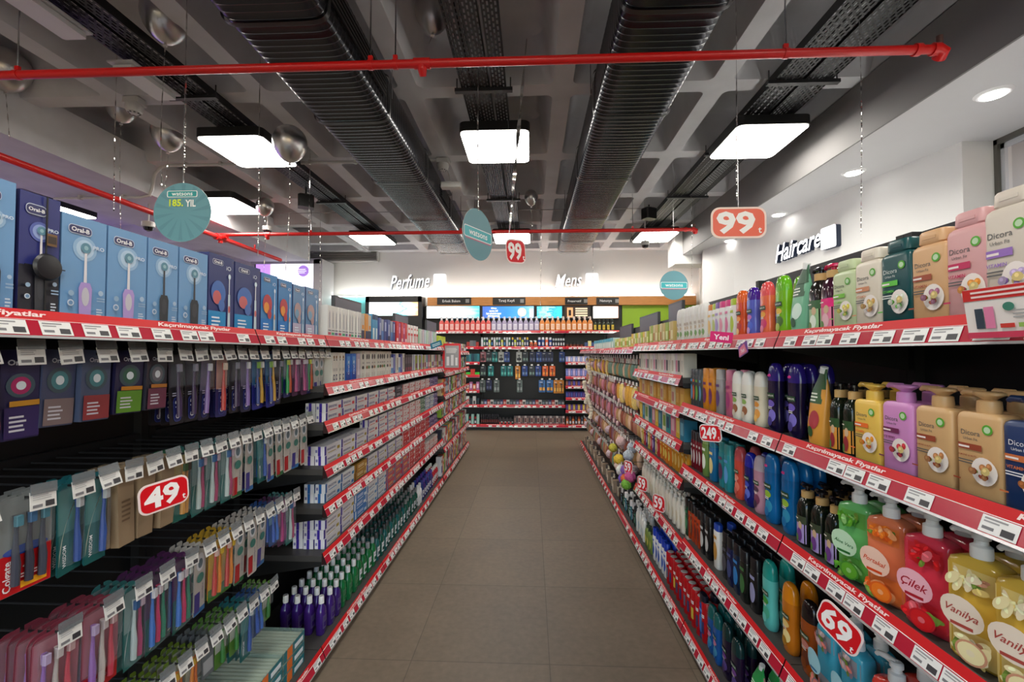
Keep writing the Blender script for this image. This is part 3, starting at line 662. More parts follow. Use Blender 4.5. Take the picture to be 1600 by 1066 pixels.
# assumed wall cabinet, unseen behind the right gondola, carrying the added strip
small('assumed_wall_cabinet', MB().box(2.2, 2.65, 1.2, 6.4, 0, 1.8, (60, 60, 62)), (0, 0, 0), 'assumed dark wall cabinet behind the right gondola', 'cabinet')
small('led_strip', MB().box(2.58, 2.62, 1.2, 6.4, 1.802, 1.812, (255, 252, 246, .5, 0, 14.0)), (0, 0, 0), 'assumed white led strip, unseen, added to wash the right wall', 'led strip')  # assumed hidden strip, added to brighten the right wall
# assumed violet emitter, added out of sight to tint the left ceiling
small('assumed_violet_emitter', MB().box(-7.9, -7.6, 3.4, 7.4, 1.6, 2.6, (160, 120, 240, .5, 0, .7)).box(-8, -7.9, 3.3, 7.5, 1.5, 2.7, DARK), (0, 0, 0), 'assumed violet emitter added on the far left wall', 'light box')

# ================================================================== GONDOLAS
_rail = {}
def card_mesh(w=.062):
    k = ('card', w)
    if k in _rail: return _rail[k]
    def P(x, s, o): # s 0..1 down the lower strip, o outwards
        return (x, -.0085-.012*s-o*.93, -.019-.031*s+o*.36)
    b = MB()
    def q(x0, x1, s0, s1, o, col): b.add([P(x0, s1, o), P(x1, s1, o), P(x1, s0, o), P(x0, s0, o)], [(0, 1, 2, 3)], col)
    q(-w/2, w/2, .05, .95, .0012, (236, 236, 234, .3)); q(w*.08, w*.42, .5, .85, .0016, (60, 60, 64)); q(-w*.42, w*.2, .15, .24, .0016, (150, 150, 152)); q(-w*.42, 0, .32, .4, .0016, (160, 160, 162)); q(-w*.42, -.1*w, .62, .78, .0016, (120, 120, 124))
    _rail[k] = b.build('price_card'); return _rail[k]
def rail_mesh(w):
    k = ('rail', round(w, 3))
    if k in _rail: return _rail[k]
    b = MB(); x0, x1 = -w/2+.003, w/2-.003
    pr = [(0, .002), (-.007, -.018), (-.0085, -.019), (-.0205, -.05), (-.0225, -.055)]
    for (a, c), col in zip(zip(pr, pr[1:]), (RED, (225, 225, 225, .3), PINKRED, (205, 206, 208, .25, .6))):
        b.add([(x0, c[0], c[1]), (x1, c[0], c[1]), (x1, a[0], a[1]), (x0, a[0], a[1])], [(0, 1, 2, 3)], col)
    for x in (x0, x1): b.add([(x, p[0], p[1]) for p in pr]+[(x, .004, -.055), (x, .004, .002)], [tuple(range(7))], (40, 10, 12))
    b.add([(x0, .004, -.055), (x1, .004, -.055), (x1, .004, .002), (x0, .004, .002), (x0, 0, .002), (x1, 0, .002), (x0, -.0225, -.055), (x1, -.0225, -.055)], [(3, 2, 1, 0), (4, 5, 2, 3), (0, 1, 7, 6)], (60, 60, 62))
    _rail[k] = b.build('price_rail'); return _rail[k]
def rail_text(w):
    k = ('txt', round(w, 3))
    if k in _rail: return _rail[k]
    b = MB(); vs, fs, (tw, th) = text_geo('Kaçırılmayacak Fiyatlar', .03, .15); sc = .29/tw; n = max(1, int(w/.5))
    for i in range(n):
        cx = -w/2+w*(i+.5)/n
        pts = []
        for x, z in vs:
            s = -.0085+z*.017/th*.8; pts.append((cx+x*sc, -.0010+(s)*.35-.0008+0.0, s))
        b.add(pts, fs, (250, 225, 222))
    _rail[k] = b.build('lettering'); return _rail[k]
def gondola(side, y0, y1, tops, label, depth=.42, back=1.56, cards=11, backcol=DARK, seed=0, x=None, name='shelving_unit', brackets=True, base=True, lower=0.0):
    """tops: heights of the rail's upper edge for each shelf"""
    if side == 'B': w = y1-y0; loc = ((y0+y1)/2, x, 0); rz = 0
    else: w = y1-y0; loc = (XL if side == 'L' else XR, (y0+y1)/2, 0); rz = LROT if side == 'L' else RROT
    t = bpy.data.objects.new(name, None); COL.objects.link(t); t.location = loc; t.rotation_euler = (0, 0, rz); tag(t, label, 'shelving')
    mobj('back_panel', MB().box(-w/2, w/2, depth, depth+.02, .02, back, backcol).build('back_panel'), t)
    for sx in (-1, 1): mobj('upright', MB().box(sx*(w/2-.016)-.015, sx*(w/2-.016)+.015, depth-.03, depth+.02, 0, back, BLACK).build('upright'), t)
    mobj('kick_plate', MB().box(-w/2, w/2, .03, depth, 0, min(tops)-.055, (30, 30, 32)).build('kick_plate'), t)
    r = random.Random(seed)
    for z in tops:
        s = mobj('shelf', MB().box(-w/2+.002, w/2-.002, .004, depth, z-.04, z-.0127, (62, 60, 58, .5)).build('shelf'), t)
        if z > .3:
            for sx in (-1, 1):
                xx = sx*(w/2-.004)
                mobj('bracket', MB().add([(xx, .006, z-.041), (xx, .006, z-.062), (xx, depth, z-.13), (xx, depth, z-.041), (xx-.003*sx, .006, z-.041), (xx-.003*sx, .006, z-.062), (xx-.003*sx, depth, z-.13), (xx-.003*sx, depth, z-.041)], [(0, 1, 2, 3), (7, 6, 5, 4), (0, 4, 5, 1), (1, 5, 6, 2)], BLACK).build('bracket'), s)
        o = mobj('price_rail', rail_mesh(w), t, (0, 0, z)); mobj('lettering', rail_text(w), o)
        n = min(int(w*cards), 13); used = []
        for i in range(n):
            cx = -w/2+.04+(w-.08)*(i+.5)/n+r.uniform(-.02, .02)
            if used and cx-used[-1] < .065: cx = used[-1]+.065
            if cx > w/2-.03: break
            used.append(cx)
            if r.random() < .12: continue
            mobj('price_card', card_mesh(), o, (cx, 0, 0))
    return t
# left side: hook bay, three shelf bays, then the far run
LT = [1.585, 1.35, 1.167, .952, .765, .54, .1]
gondola('L', -1.2, .45, [1.585, .1], 'black hook bay of the left gondola, beside the camera', back=1.7, seed=1)
gondola('L', .45, 1.58, [1.585, .1], 'black hook bay of the left gondola under the pale blue cartons', back=1.7, seed=2)
gondola('L', 1.58, 2.13, [1.585, .1], 'narrow hook bay of the left gondola before the toothpaste shelves', back=1.7, seed=3)
for k, (a, b) in enumerate(((2.13, 3.0), (3.0, 4.1), (4.1, 5.05))):
    gondola('L', a, b, LT, ('nearest toothpaste shelf unit of the left gondola', 'middle toothpaste shelf unit of the left gondola', 'last toothpaste shelf unit of the left gondola')[k], back=1.7, seed=4+k)
LF = [1.53, 1.29, 1.02, .77, .42, .1]
for k, (a, b) in enumerate(((5.08, 6.1), (6.1, 7.15))):
    gondola('L', a, b, LF, ('left shelf unit just behind the red framed poster', 'farthest shelf unit of the left side of the aisle')[k], back=1.62, seed=8+k)
# right side
RT = [1.57, 1.24, .92, .532, .1]
gondola('R', -1.0, .35, RT, 'right gondola shelf unit beside the camera', back=1.88, seed=11)
gondola('R', .35, 1.475, RT, 'nearest shelf unit of the right gondola with pump bottles', back=1.88, seed=12)
gondola('R', 1.475, 2.42, RT, 'second shelf unit of the right gondola with shower gels', back=1.88, seed=13)
RF = [1.57, 1.38, 1.21, 1.03, .83, .51, .1]
gondola('R', 2.42, 3.5, RF, 'right gondola shelf unit with sponges and pouches', back=1.85, seed=14)
gondola('R', 3.5, 5.4, [1.55, .1], 'right gondola hook bay with bath accessories, nearer part', back=1.8, seed=15)
gondola('R', 5.4, 7.3, [1.55, .1], 'right gondola hook bay with bath accessories, farther part', back=1.8, seed=16)
# back gondola
BY = 8.72
gondola('B', -1.95, -1.0, [1.94, 1.63, 1.33, 1.08, .78, .5, .12], 'left part of the black shelving across the back', depth=.38, back=2.0, x=BY, seed=20)
gondola('B', -1.0, .66, [1.94, 1.63, .5, .12], 'middle hook wall of the black shelving across the back', depth=.38, back=2.0, x=BY, seed=21)
gondola('B', .66, 1.7, [1.94, 1.63, 1.33, 1.05, .87, .645, .4, .12], 'right part of the black shelving across the back', depth=.38, back=2.0, x=BY, seed=22)

# dark header boards standing on the gondola backs
def header(side, y, L, z, lab, h=.17, tilt=.12):
    t = bpy.data.objects.new('header_board', None); COL.objects.link(t)
    t.location = ((XL-.40) if side == 'L' else (XR+.40), y, z); t.rotation_euler = (0, 0, LROT if side == 'L' else RROT); tag(t, lab, 'sign')
    mobj('frame', MB().box(-L/2, L/2, -.012, .012, 0, h, (46, 46, 52, .4)).build('frame'), t)
    mobj('face', MB().box(-L/2+.015, L/2-.015, -.0135, -.012, .015, h-.015, (92, 90, 100, .5)).build('face'), t)
    for sx in (-1, 1): mobj('post', MB().box(sx*L*.3-.008, sx*L*.3+.008, -.006, .006, (1.6 if side == 'L' else 1.7)-z, 0, BLACK).build('post'), t)
for side, y, L, z, lab in (('L', 3.35, .5, 1.74, 'grey header board behind the white cartons at left'), ('L', 4.75, .5, 1.74, 'grey header board behind the red cartons at left'), ('L', 6.2, .6, 1.77, 'farthest grey header board on the left gondola'),
                           ('R', 3.75, .35, 1.75, 'grey header board behind the white rounded bottles at right'), ('R', 4.6, .7, 1.72, 'grey header board above the yellow packs at right'), ('R', 5.7, .7, 1.68, 'farthest grey header board on the right gondola')):
    header(side, y, L, z, lab)
# red framed poster at the joint of the two left runs
t = bpy.data.objects.new('framed_poster', None); COL.objects.link(t); t.location = (-.90, 5.06, 1.46); tag(t, 'grey poster in a red frame standing out between the left shelf runs', 'poster')
mobj('frame', MB().prism(rrect(.2, .3, .012), -.006, .006, (205, 28, 44, .35)).build('frame'), t)
d = Deco(flat(-.0065)); d.rect(-.08, .08, -.125, .125, (150, 152, 156)); d.rect(-.06, -.03, -.1, 0, (225, 225, 228)).rect(-.01, .02, -.1, .02, (220, 220, 224)).rect(.04, .065, -.1, -.01, (228, 228, 230)).lines(-.065, .065, .04, .1, 5, (228, 228, 230)); mobj('printed_poster', d.build(), t)
mobj('clip', MB().box(-.11, -.09, -.004, .004, -.03, .03, (205, 28, 44)).build('clip'), t)

# ================================================================== PRODUCTS
SL = [z-.012 for z in LT]; SF = [z-.012 for z in LF]; SR = [z-.012 for z in RT]; SRF = [z-.012 for z in RF]
def carton(w, d, h, col, art=None, name='carton', cat='box', side=None, top=None, flap=True):
    b = MB().box(-w/2, w/2, -d/2, d/2, 0, h, col)
    e = .0004
    if side: b.add([(w/2+e, -d/2, 0), (w/2+e, d/2, 0), (w/2+e, d/2, h), (w/2+e, -d/2, h)], [(0, 1, 2, 3)], side).add([(-w/2-e, -d/2, 0), (-w/2-e, d/2, 0), (-w/2-e, d/2, h), (-w/2-e, -d/2, h)], [(3, 2, 1, 0)], side)
    if top: b.add([(-w/2, -d/2, h+e), (w/2, -d/2, h+e), (w/2, d/2, h+e), (-w/2, d/2, h+e)], [(0, 1, 2, 3)], top)
    ps = [('box_body', b.build('box_body'))]
    if art:
        dd = Deco(flat(-d/2)); art(dd, w, h); ps.append(('printed_front', dd.build('printed_front')))
    return T(name, cat, ps)
# ---------------- big electric toothbrush cartons on the left top shelf
def art_electric(hcol, dark=False, neck=(225, 222, 226)):
    def f(d, w, h):
        d.ell(0, h*.70, w*.27, w*.27, (150, 186, 218) if not dark else (90, 104, 176)).ell(0, h*.70, w*.2, w*.2, (186, 212, 234) if not dark else (150, 170, 220))
        d.poly(rrect(w*.52, h*.085, h*.035, -w*.12, h*.87), (206, 214, 226)).poly(rrect(w*.49, h*.072, h*.03, -w*.12, h*.87), (58, 60, 104)).text('Oral-B', -w*.12, h*.87, h*.062, (245, 245, 245), .03, 1.1, wmax=w*.4)
        d.text('PRO', w*.3, h*.73, h*.05, (214, 226, 238), .03, 1.2, wmax=w*.28)
        d.poly([(-w*.035, h*.36), (w*.035, h*.36), (w*.025, h*.70), (-w*.025, h*.70)], neck)
        d.ell(0, h*.71, w*.115, w*.115, (92, 140, 160)).ell(0, h*.71, w*.05, w*.05, (150, 190, 200))
        d.poly([(-w*.13, 0.002), (w*.13, 0.002), (w*.15, h*.32), (w*.1, h*.375), (-w*.1, h*.375), (-w*.15, h*.32)], hcol)
        d.ell(0, h*.24, w*.085, h*.09, (198, 196, 206) if hcol[0] > 100 else (60, 62, 68))
        d.ell(-w*.32, h*.17, w*.07, w*.07, (205, 216, 228)).ell(-w*.32, h*.17, w*.045, w*.045, (112, 150, 190)).ell(-w*.32, h*.26, w*.06, w*.06, (150, 180, 206)).ell(w*.34, h*.29, w*.06, w*.06, (170, 194, 216))
        d.lines(w*.24, w*.44, h*.04, h*.14, 4, (206, 216, 228)).lines(w*.24, w*.44, h*.2, h*.25, 2, (150, 178, 206))
    return f
def art_kids(base2, hero, accent):
    def f(d, w, h):
        d.rect(-w/2, w*.18, 0.001, h*.26, base2)
        d.poly(rrect(w*.42, h*.07, h*.025, -w*.16, h*.9), (206, 214, 226)).poly(rrect(w*.4, h*.058, h*.02, -w*.16, h*.9), (58, 60, 104)).text('Oral-B', -w*.16, h*.9, h*.05, (245, 245, 245), .03, 1.1, wmax=w*.33)
        d.text('iO', w*.26, h*.85, h*.08, (225, 235, 245), .0, 1.2, wmax=w*.2)
        d.ell(-w*.14, h*.5, w*.28, h*.16, hero).ell(-w*.2, h*.44, w*.16, h*.09, accent).ell(-w*.02, h*.34, w*.12, h*.08, hero)
        d.poly([(w*.22, h*.02), (w*.33, h*.02), (w*.31, h*.5), (w*.24, h*.5)], (196, 216, 226)).poly([(w*.26, h*.5), (w*.29, h*.5), (w*.29, h*.72), (w*.26, h*.72)], (230, 235, 240)).ell(w*.275, h*.74, w*.05, h*.035, (220, 236, 245)).ell(w*.27, h*.3, w*.04, h*.05, accent)
        d.lines(-w*.42, 0, h*.06, h*.2, 3, (225, 238, 248)); d.text('3+', w*.4, h*.94, h*.035, (60, 60, 80), .02)
    return f
LB = (112, 158, 202, .35); NAVY = (40, 46, 104, .35)
ZT = SL[0]
big = [(-45, 26, .27, LB, art_electric((60, 62, 70), False, (70, 72, 80)), 'pale blue electric toothbrush carton at the extreme left edge', None),
       (30, 96, .262, (44, 50, 118, .35), None, '', None),
       (97, 169, .242, LB, art_electric((176, 150, 212)), 'pale blue toothbrush carton with lilac brush beside the navy carton', None),
       (170, 232, .242, LB, art_electric((178, 152, 212)), 'pale blue toothbrush carton with lilac brush, farther of two', None),
       (233, 281, .242, LB, art_electric((46, 50, 56), False, (60, 64, 72)), 'pale blue toothbrush carton with black brush, nearer of two', None),
       (282, 327, .242, LB, art_electric((46, 50, 56), False, (60, 64, 72)), 'pale blue toothbrush carton with black brush, farther of two', None),
       (328, 368, .255, (44, 54, 112, .35), art_kids((30, 140, 200), (70, 110, 180), (200, 100, 100)), 'navy kids toothbrush carton with blue drawing, nearer of two', None),
       (369, 409, .25, (44, 54, 112, .35), art_kids((30, 140, 200), (70, 110, 180), (200, 100, 100)), 'navy kids toothbrush carton with blue drawing, farther of two', None),
       (410, 436, .24, (60, 130, 190, .35), art_kids((24, 120, 200), (186, 60, 70), (230, 150, 60)), 'blue kids toothbrush carton with red drawing, nearer of two', None),
       (437, 459, .235, (60, 130, 190, .35), art_kids((24, 120, 200), (186, 60, 70), (230, 150, 60)), 'blue kids toothbrush carton with red drawing, farther of two', None),
       (460, 479, .23, (96, 140, 184, .35), art_kids((190, 180, 205), (180, 150, 150), (120, 160, 190)), 'grey blue kids carton with pale drawing, nearer of two', None),
       (480, 500, .235, (96, 140, 184, .35), art_kids((190, 180, 205), (180, 150, 150), (120, 160, 190)), 'grey blue kids carton with pale drawing, farther of two', None)]
def art_navy(d, w, h):
    d.rect(-w/2, w/2, .001, h*.42, (36, 36, 46)); art_electric((52, 54, 60), True)(d, w, h)
    d.rect(w*.1, w*.36, h*.60, h*.70, (120, 88, 50)).rect(w*.12, w*.34, h*.62, h*.68, (60, 48, 40))
for k, (a, b, h, col, art, lab, _) in enumerate(big):
    ya, yb = Yp(a, -1.03), Yp(b, -1.03)
    if k == 1:
        w = yb-ya-.003; tt = carton(w, .12, h, col, art_navy, 'toothbrush_carton', 'box', (40, 42, 90))
        place(tt, (-1.04-.06, (ya+yb)/2, ZT), LROT, 'navy toothbrush carton with a round black security tag', 'electric toothbrush cartons on the left top shelf')
        g = bpy.data.objects.new('security_tag', None); COL.objects.link(g); g.location = (-1.04+.004, (ya+yb)/2+.008, ZT+h*.42); g.rotation_euler = (0, 0, LROT); tag(g, 'round black security tag strapped on the navy carton', 'security tag')
        mobj('tag_body', MB().loft([(0, .05, .05), (.006, .058, .058), (.011, .05, .05), (.013, .03, .03)], (26, 26, 30, .4), n=28).xf(Matrix.Rotation(PI/2, 4, 'X')).build('tag_body'), g)
        st = MB()
        for (x0, x1, z0, z1) in ((-.001, .001, .02, h*.58), (-w/2, -.02, -.001, .001), (.02, w/2, -.001, .001), (-.001, .001, -h*.42, -.02)): st.box(x0-.0006, x1+.0006, -.0022, -.0008, z0, z1, (20, 20, 22))
        mobj('strap', st.build('strap'), g)
        continue
    w = yb-ya-.003
    place(carton(w, .12, h, col, art, 'toothbrush_carton', 'box', (90, 130, 175) if col == LB else (36, 44, 96)), (-1.04-.06, (ya+yb)/2, ZT), LROT, lab, 'electric toothbrush cartons on the left top shelf')
def art_bars(bars, txt=None, tcol=(60, 60, 90), seed=0, vert=True):
    """bars: (x0,x1,z0,z1,col) in 0..1 of the face"""
    def f(d, w, h):
        for (x0, x1, z0, z1, c) in bars: d.rect(-w/2+x0*w, -w/2+x1*w, z0*h+.0005, z1*h-.0005, c, 2, 2)
        if txt: d.text(txt, 0, h*.5, w*.5, tcol, .02, rot=PI/2, wmax=h*.5) if vert else d.text(txt, 0, h*.5, h*.4, tcol, .02, wmax=w*.7)
    return f
def mk(w, h, col, bars=[], txt=None, tcol=(60, 60, 90), d=.07, vert=True, name='carton', cat='box', side=None): return carton(w, d, h, col, art_bars(bars, txt, tcol, 0, vert), name, cat, side)
# rest of the left top shelf
WB = (226, 224, 220, .4)
TW = 'left top shelf'
wv = [mk(.052, .17, WB, [(.1, .9, .12, .2, c), (.35, .65, .3, .85, (206, 204, 206)), (.42, .58, .34, .8, (150, 150, 160)), (.1, .9, .24, .27, (70, 66, 90))]) for c in ((190, 60, 90), (60, 160, 110), (120, 80, 150))]
rpx('L', ZT, 503, 545, 8, wv, 'white slim brush carton', TW, d=.07, back=.02)
rpx('L', ZT, 547, 556, 3, wv[1:], 'white slim brush carton', TW, d=.07, back=.02)
rpx('L', ZT, 558, 572, 3, [mk(.05, .165, (196, 190, 180), [(0, 1, 0, .4, (44, 50, 84)), (.2, .8, .45, .6, (222, 140, 50))]), mk(.05, .17, (222, 150, 70), [(0, 1, 0, .38, (40, 46, 90))])], 'grey and orange slim carton', TW, d=.07, back=.02)
rpx('L', ZT, 573, 583, 2, mk(.05, .18, (70, 150, 196), [(0, 1, .8, 1, (28, 60, 100)), (.2, .8, .1, .5, (220, 236, 240))]), 'bright blue slim carton', TW, d=.07, back=.02)
rpx('L', ZT, 584, 611, 6, [mk(.05, .165, (88, 100, 160), [(0, 1, 0, .3, (30, 36, 84)), (.3, .7, .3, .8, (190, 196, 220))]), mk(.05, .16, (150, 158, 176), [(0, 1, .1, .5, (60, 110, 180))]), mk(.05, .16, (52, 60, 130), [(.2, .8, .5, .9, (170, 180, 220))])], 'blue and silver slim carton', TW, d=.07, back=.02)
rpx('L', ZT, 612, 631, 5, [mk(.06, .17, (206, 34, 44), [(.2, .8, .1, .25, (240, 220, 220)), (.3, .7, .6, .8, (226, 90, 90))]), mk(.06, .16, (170, 50, 110), [(.2, .8, .5, .8, (220, 150, 190))])], 'red brush carton', TW, d=.07, back=.02)
rpx('L', ZT, 632, 648, 4, mk(.06, .165, (238, 232, 230), [(0, 1, .45, .58, (206, 30, 40)), (.35, .65, 0, .45, (206, 30, 40)), (.2, .8, .75, .85, (210, 80, 80))]), 'white carton with red cross band', TW, d=.07, back=.02)
rpx('L', ZT, 649, 678, 10, [mk(.055, .15, c, [(.1, .9, .1, .9, c2)]) for c, c2 in (((170, 205, 176), (206, 220, 206)), ((206, 206, 206), (190, 196, 200)), ((196, 170, 186), (214, 200, 210)), ((190, 210, 220), (210, 222, 226)))], 'pastel slim brush carton', TW, d=.07, back=.02)
rpx('L', ZT, 680, 693, 4, mk(.06, .12, (190, 206, 60), [(.2, .8, .3, .7, (230, 236, 150))]), 'yellow green brush carton', TW, d=.07, back=.02)
# teal wobbler tag standing out of the top rail
t = bpy.data.objects.new('shelf_wobbler', None); COL.objects.link(t); t.location = (-.93, 4.35, 1.585); t.rotation_euler = (0, -.3, LROT-.7); tag(t, 'small teal tag sticking out of the left top rail', 'shelf tag')
mobj('card', MB().prism(rrect(.14, .055, .008), -.001, .001, (30, 110, 140)).build('card'), t); d = Deco(flat(-.0012)); d.lines(-.05, .05, -.015, .015, 2, (210, 230, 236)); mobj('printed_text', d.build(), t)

# ---------------- second left shelf
T2 = 'left second shelf'
rpx('L', SL[1], 514, 535, 4, mk(.075, .165, (218, 214, 204), [(.3, .7, .8, .9, (120, 90, 50)), (.35, .65, .74, .79, (40, 40, 50)), (.2, .8, .4, .5, (190, 186, 180)), (.3, .7, .12, .3, (60, 66, 100)), (.38, .62, .16, .26, (218, 214, 204))]), 'cream brush carton with circle', T2, d=.08)
rpx('L', SL[1], 538, 552, 2, mk(.08, .16, (46, 110, 200), [(0, 1, 0, .35, (36, 70, 160)), (.2, .8, .6, .9, (100, 160, 220))], 'Oral-B', (240, 240, 245)), 'bright blue brush carton', T2, d=.08)
rpx('L', SL[1], 553, 558, 1, mk(.05, .16, (190, 170, 186), [(.2, .8, .2, .8, (220, 206, 214))]), 'mauve brush carton', T2, d=.08)
def art_oval(c2):
    def f(d, w, h): d.ell(0, h*.8, w*.3, h*.1, (26, 26, 30)).ell(0, h*.42, w*.34, h*.06, c2).lines(-w*.3, w*.3, h*.08, h*.24, 3, (170, 166, 160)); d.rect(-w*.25, w*.25, h*.56, h*.6, (150, 148, 144))
    return f
rpx('L', SL[1], 560, 606, 11, [carton(.068, .07, .175, (216, 212, 202, .45), art_oval(c)) for c in ((30, 34, 34), (150, 100, 50), (60, 130, 60))], 'cream carton with black oval', T2, d=.07)
rpx('L', SL[1], 608, 629, 6, [mk(.07, .13, (214, 222, 230), [(0, 1, .1, .4, (90, 150, 200))]), mk(.07, .155, (70, 80, 160), [(.2, .8, .2, .9, (130, 130, 200))]), mk(.07, .16, (220, 216, 206), [(.3, .7, .2, .8, (150, 140, 130))])], 'white and blue care carton', T2, d=.08)
rpx('L', SL[1], 630, 642, 4, mk(.07, .15, (60, 56, 62), [(.1, .9, .5, .85, (110, 100, 110)), (.2, .8, .1, .3, (160, 60, 80))]), 'black patterned care carton', T2, d=.08)
rpx('L', SL[1], 643, 660, 6, [mk(.07, .15, (226, 226, 228), [(0, .4, 0, 1, (80, 90, 170))]), mk(.07, .14, (150, 160, 60), [(.1, .9, .2, .5, (120, 60, 90))])], 'white and violet care carton', T2, d=.08)
rpx('L', SL[1], 661, 691, 13, [mk(.065, .145, c, [(.1, .9, .2, .5, c2)]) for c, c2 in (((206, 186, 170), (160, 60, 70)), ((110, 160, 180), (220, 220, 226)), ((186, 110, 130), (240, 220, 220)), ((120, 110, 60), (200, 200, 90)), ((226, 224, 220), (90, 60, 120)))], 'mixed small care carton', T2, d=.08)

# ---------------- toothpaste cartons lying along the shelves
def paste(col, band, word, wcol, h=.046, w=.185, d=.05, extra=None):
    b = MB().box(-w/2, w/2, -d/2, d/2, 0, h, col)
    for s in (-1, 1):
        x = s*(w/2+.0004); fs = [(0, 1, 2, 3)] if s > 0 else [(3, 2, 1, 0)]
        b.add([(x, -d/2, 0), (x, d/2, 0), (x, d/2, h), (x, -d/2, h)], fs, col if band != 'all' else col)
        x = s*(w/2+.0008); b.add([(x, -d*.12, 0), (x, d*.16, 0), (x, d*.16, h), (x, -d*.12, h)], fs, extra or (60, 40, 150))
        b.add([(x, d*.22, h*.35), (x, d*.42, h*.35), (x, d*.42, h*.65), (x, d*.22, h*.65)], fs, (120, 120, 170))
    dd = Deco(flat(-d/2)); dd.rect(-w*.5, -w*.40, .001, h-.001, extra or (60, 40, 150), 1, 1); dd.rect(w*.3, w*.47, h*.15, h*.5, band if band != 'all' else (240, 240, 240), 1, 1).text(word, -w*.08, h*.56, h*.34, wcol, .02, 1.1, wmax=w*.55).lines(-w*.3, -w*.3+(w*.5 if not word else .0001), h*.42, h*.8, 2, wcol).rect(-w*.3, w*.2, h*.14, h*.22, band if band != 'all' else (240, 200, 200), 1, 1)
    bt = MB(); bt.v = []; tp = Deco(flat(0))
    return T('toothpaste_carton', 'toothpaste box', [('box_body', b.build('box_body')), ('printed_front', dd.build('printed_front'))])
P_W = paste((226, 224, 222, .35), (206, 60, 70), 'SENSODYNE', (50, 60, 130)); P_W2 = paste((224, 226, 228, .35), (60, 130, 190), 'SENSODYNE', (40, 50, 110), extra=(36, 100, 170))
P_V = paste((222, 220, 224, .35), (170, 150, 60), 'PARODONTAX', (60, 60, 120)); P_R = paste((200, 26, 34, .35), 'all', 'Colgate', (245, 240, 240), extra=(240, 240, 240))
P_RW = paste((228, 222, 220, .35), (206, 24, 34), 'Colgate', (200, 26, 36), extra=(206, 24, 34)); P_G = paste((176, 130, 50, .35), (230, 210, 150), '', (245, 235, 210), extra=(120, 80, 30))
P_B = paste((60, 120, 190, .35), (230, 236, 240), '', (240, 245, 250), extra=(230, 236, 240)); P_C = paste((196, 60, 90, .35), (120, 190, 200), '', (245, 230, 120), extra=(90, 150, 190))
P_K = paste((44, 44, 52, .35), (160, 160, 170), '', (220, 220, 226), extra=(90, 90, 100)); P_P = paste((84, 60, 120, .35), (190, 170, 220), '', (230, 225, 240), extra=(200, 190, 230)); P_GR = paste((70, 120, 90, .35), (220, 230, 220), '', (230, 240, 230), extra=(200, 220, 200))
def paste_run(z, segs, where, yend=5.0, y0=2.2):
    y = y0
    for (t, cnt, what, rows, lay) in segs:
        row('L', z, y, y+cnt*.192, cnt, t, what, where, d=.054, rows=rows, layers=lay, h=.047, back=.025, jit=.003)
        y += cnt*.192
paste_run(SL[2], [(P_W, 6, 'white toothpaste carton', 2, 2), (P_K, 1, 'black toothpaste carton', 1, 2), (P_RW, 5, 'white and red toothpaste carton', 1, 2), (P_P, 2, 'purple toothpaste carton', 1, 2)], 'left third shelf')
paste_run(SL[3], [(P_V, 3, 'violet ended toothpaste carton', 2, 2), (P_W, 4, 'white toothpaste carton', 1, 3), (P_RW, 3, 'white and red toothpaste carton', 1, 3), (P_GR, 1, 'green toothpaste carton', 1, 3), (P_W2, 2, 'white and blue toothpaste carton', 1, 3), (P_P, 1, 'purple toothpaste carton', 1, 3)], 'left fourth shelf')
paste_run(SL[4], [(P_W2, 2, 'white and blue toothpaste carton', 2, 2), (P_G, 1, 'gold toothpaste carton', 1, 2), (P_V, 4, 'violet ended toothpaste carton', 1, 2), (P_R, 5, 'red toothpaste carton', 1, 3), (P_P, 2, 'purple toothpaste carton', 1, 2)], 'left fifth shelf')
paste_run(SL[5], [(P_V, 2, 'violet ended toothpaste carton', 3, 3), (P_B, 1, 'blue toothpaste carton', 2, 3), (P_W2, 2, 'white and blue toothpaste carton', 1, 3), (P_C, 3, 'pink childrens toothpaste carton', 1, 3), (P_R, 3, 'red toothpaste carton', 1, 3), (P_RW, 3, 'white and red toothpaste carton', 1, 2)], 'left sixth shelf')

# ---------------- bottles
def lofted(secs, e, col, name='bottle_body', n=24): return MB().loft(secs, col, e, n).build(name)
def mouthwash(liq, cap, label=(210, 214, 220)):
    s = [(0, .052, .04), (.004, .058, .044), (.10, .060, .045), (.125, .052, .040), (.142, .024, .024), (.15, .022, .022)]
    b = MB().loft(s, liq, 2.6, 22); f = front_of(s, 2.6); d = Deco(f); d.rect(-.022, .022, .03, .095, label).text('LISTERINE', 0, .078, .009, (30, 40, 70), .02, wmax=.036).rect(-.016, .016, .04, .062, liq)
    c = MB().loft([(.148, .027, .027), (.182, .026, .026), (.185, .023, .023)], cap, 2, 18)
    return T('mouthwash_bottle', 'mouthwash', [('bottle_body', b.build('b')), ('cap', c.build('c')), ('printed_label', d.build())])
GRN = (20, 110, 60, .12); DGN = (14, 78, 66, .12); TEA = (18, 92, 92, .12); PUR = (58, 30, 110, .12); BLU = (22, 50, 120, .12)
WC = (226, 226, 224, .35); GC = (120, 122, 122, .35); DC = (60, 64, 66, .35)
zb = SL[6]; T7 = 'left bottom shelf'
row('L', zb, 2.22, 2.46, 3, mouthwash(PUR, WC, (80, 66, 120)), 'white capped purple mouthwash', T7, d=.062, rows=4, back=.03)
row('L', zb, 2.46, 2.70, 3, mouthwash(GRN, WC, (60, 120, 80)), 'white capped green mouthwash', T7, d=.062, rows=4, back=.03)
row('L', zb, 2.70, 3.02, 4, mouthwash(GRN, (150, 152, 152, .3)), 'silver capped green mouthwash', T7, d=.062, rows=4, back=.03)
row('L', zb, 3.02, 3.72, 9, [mouthwash(TEA, DC), mouthwash(DGN, DC)], 'grey capped teal mouthwash', T7, d=.062, rows=3, back=.03)
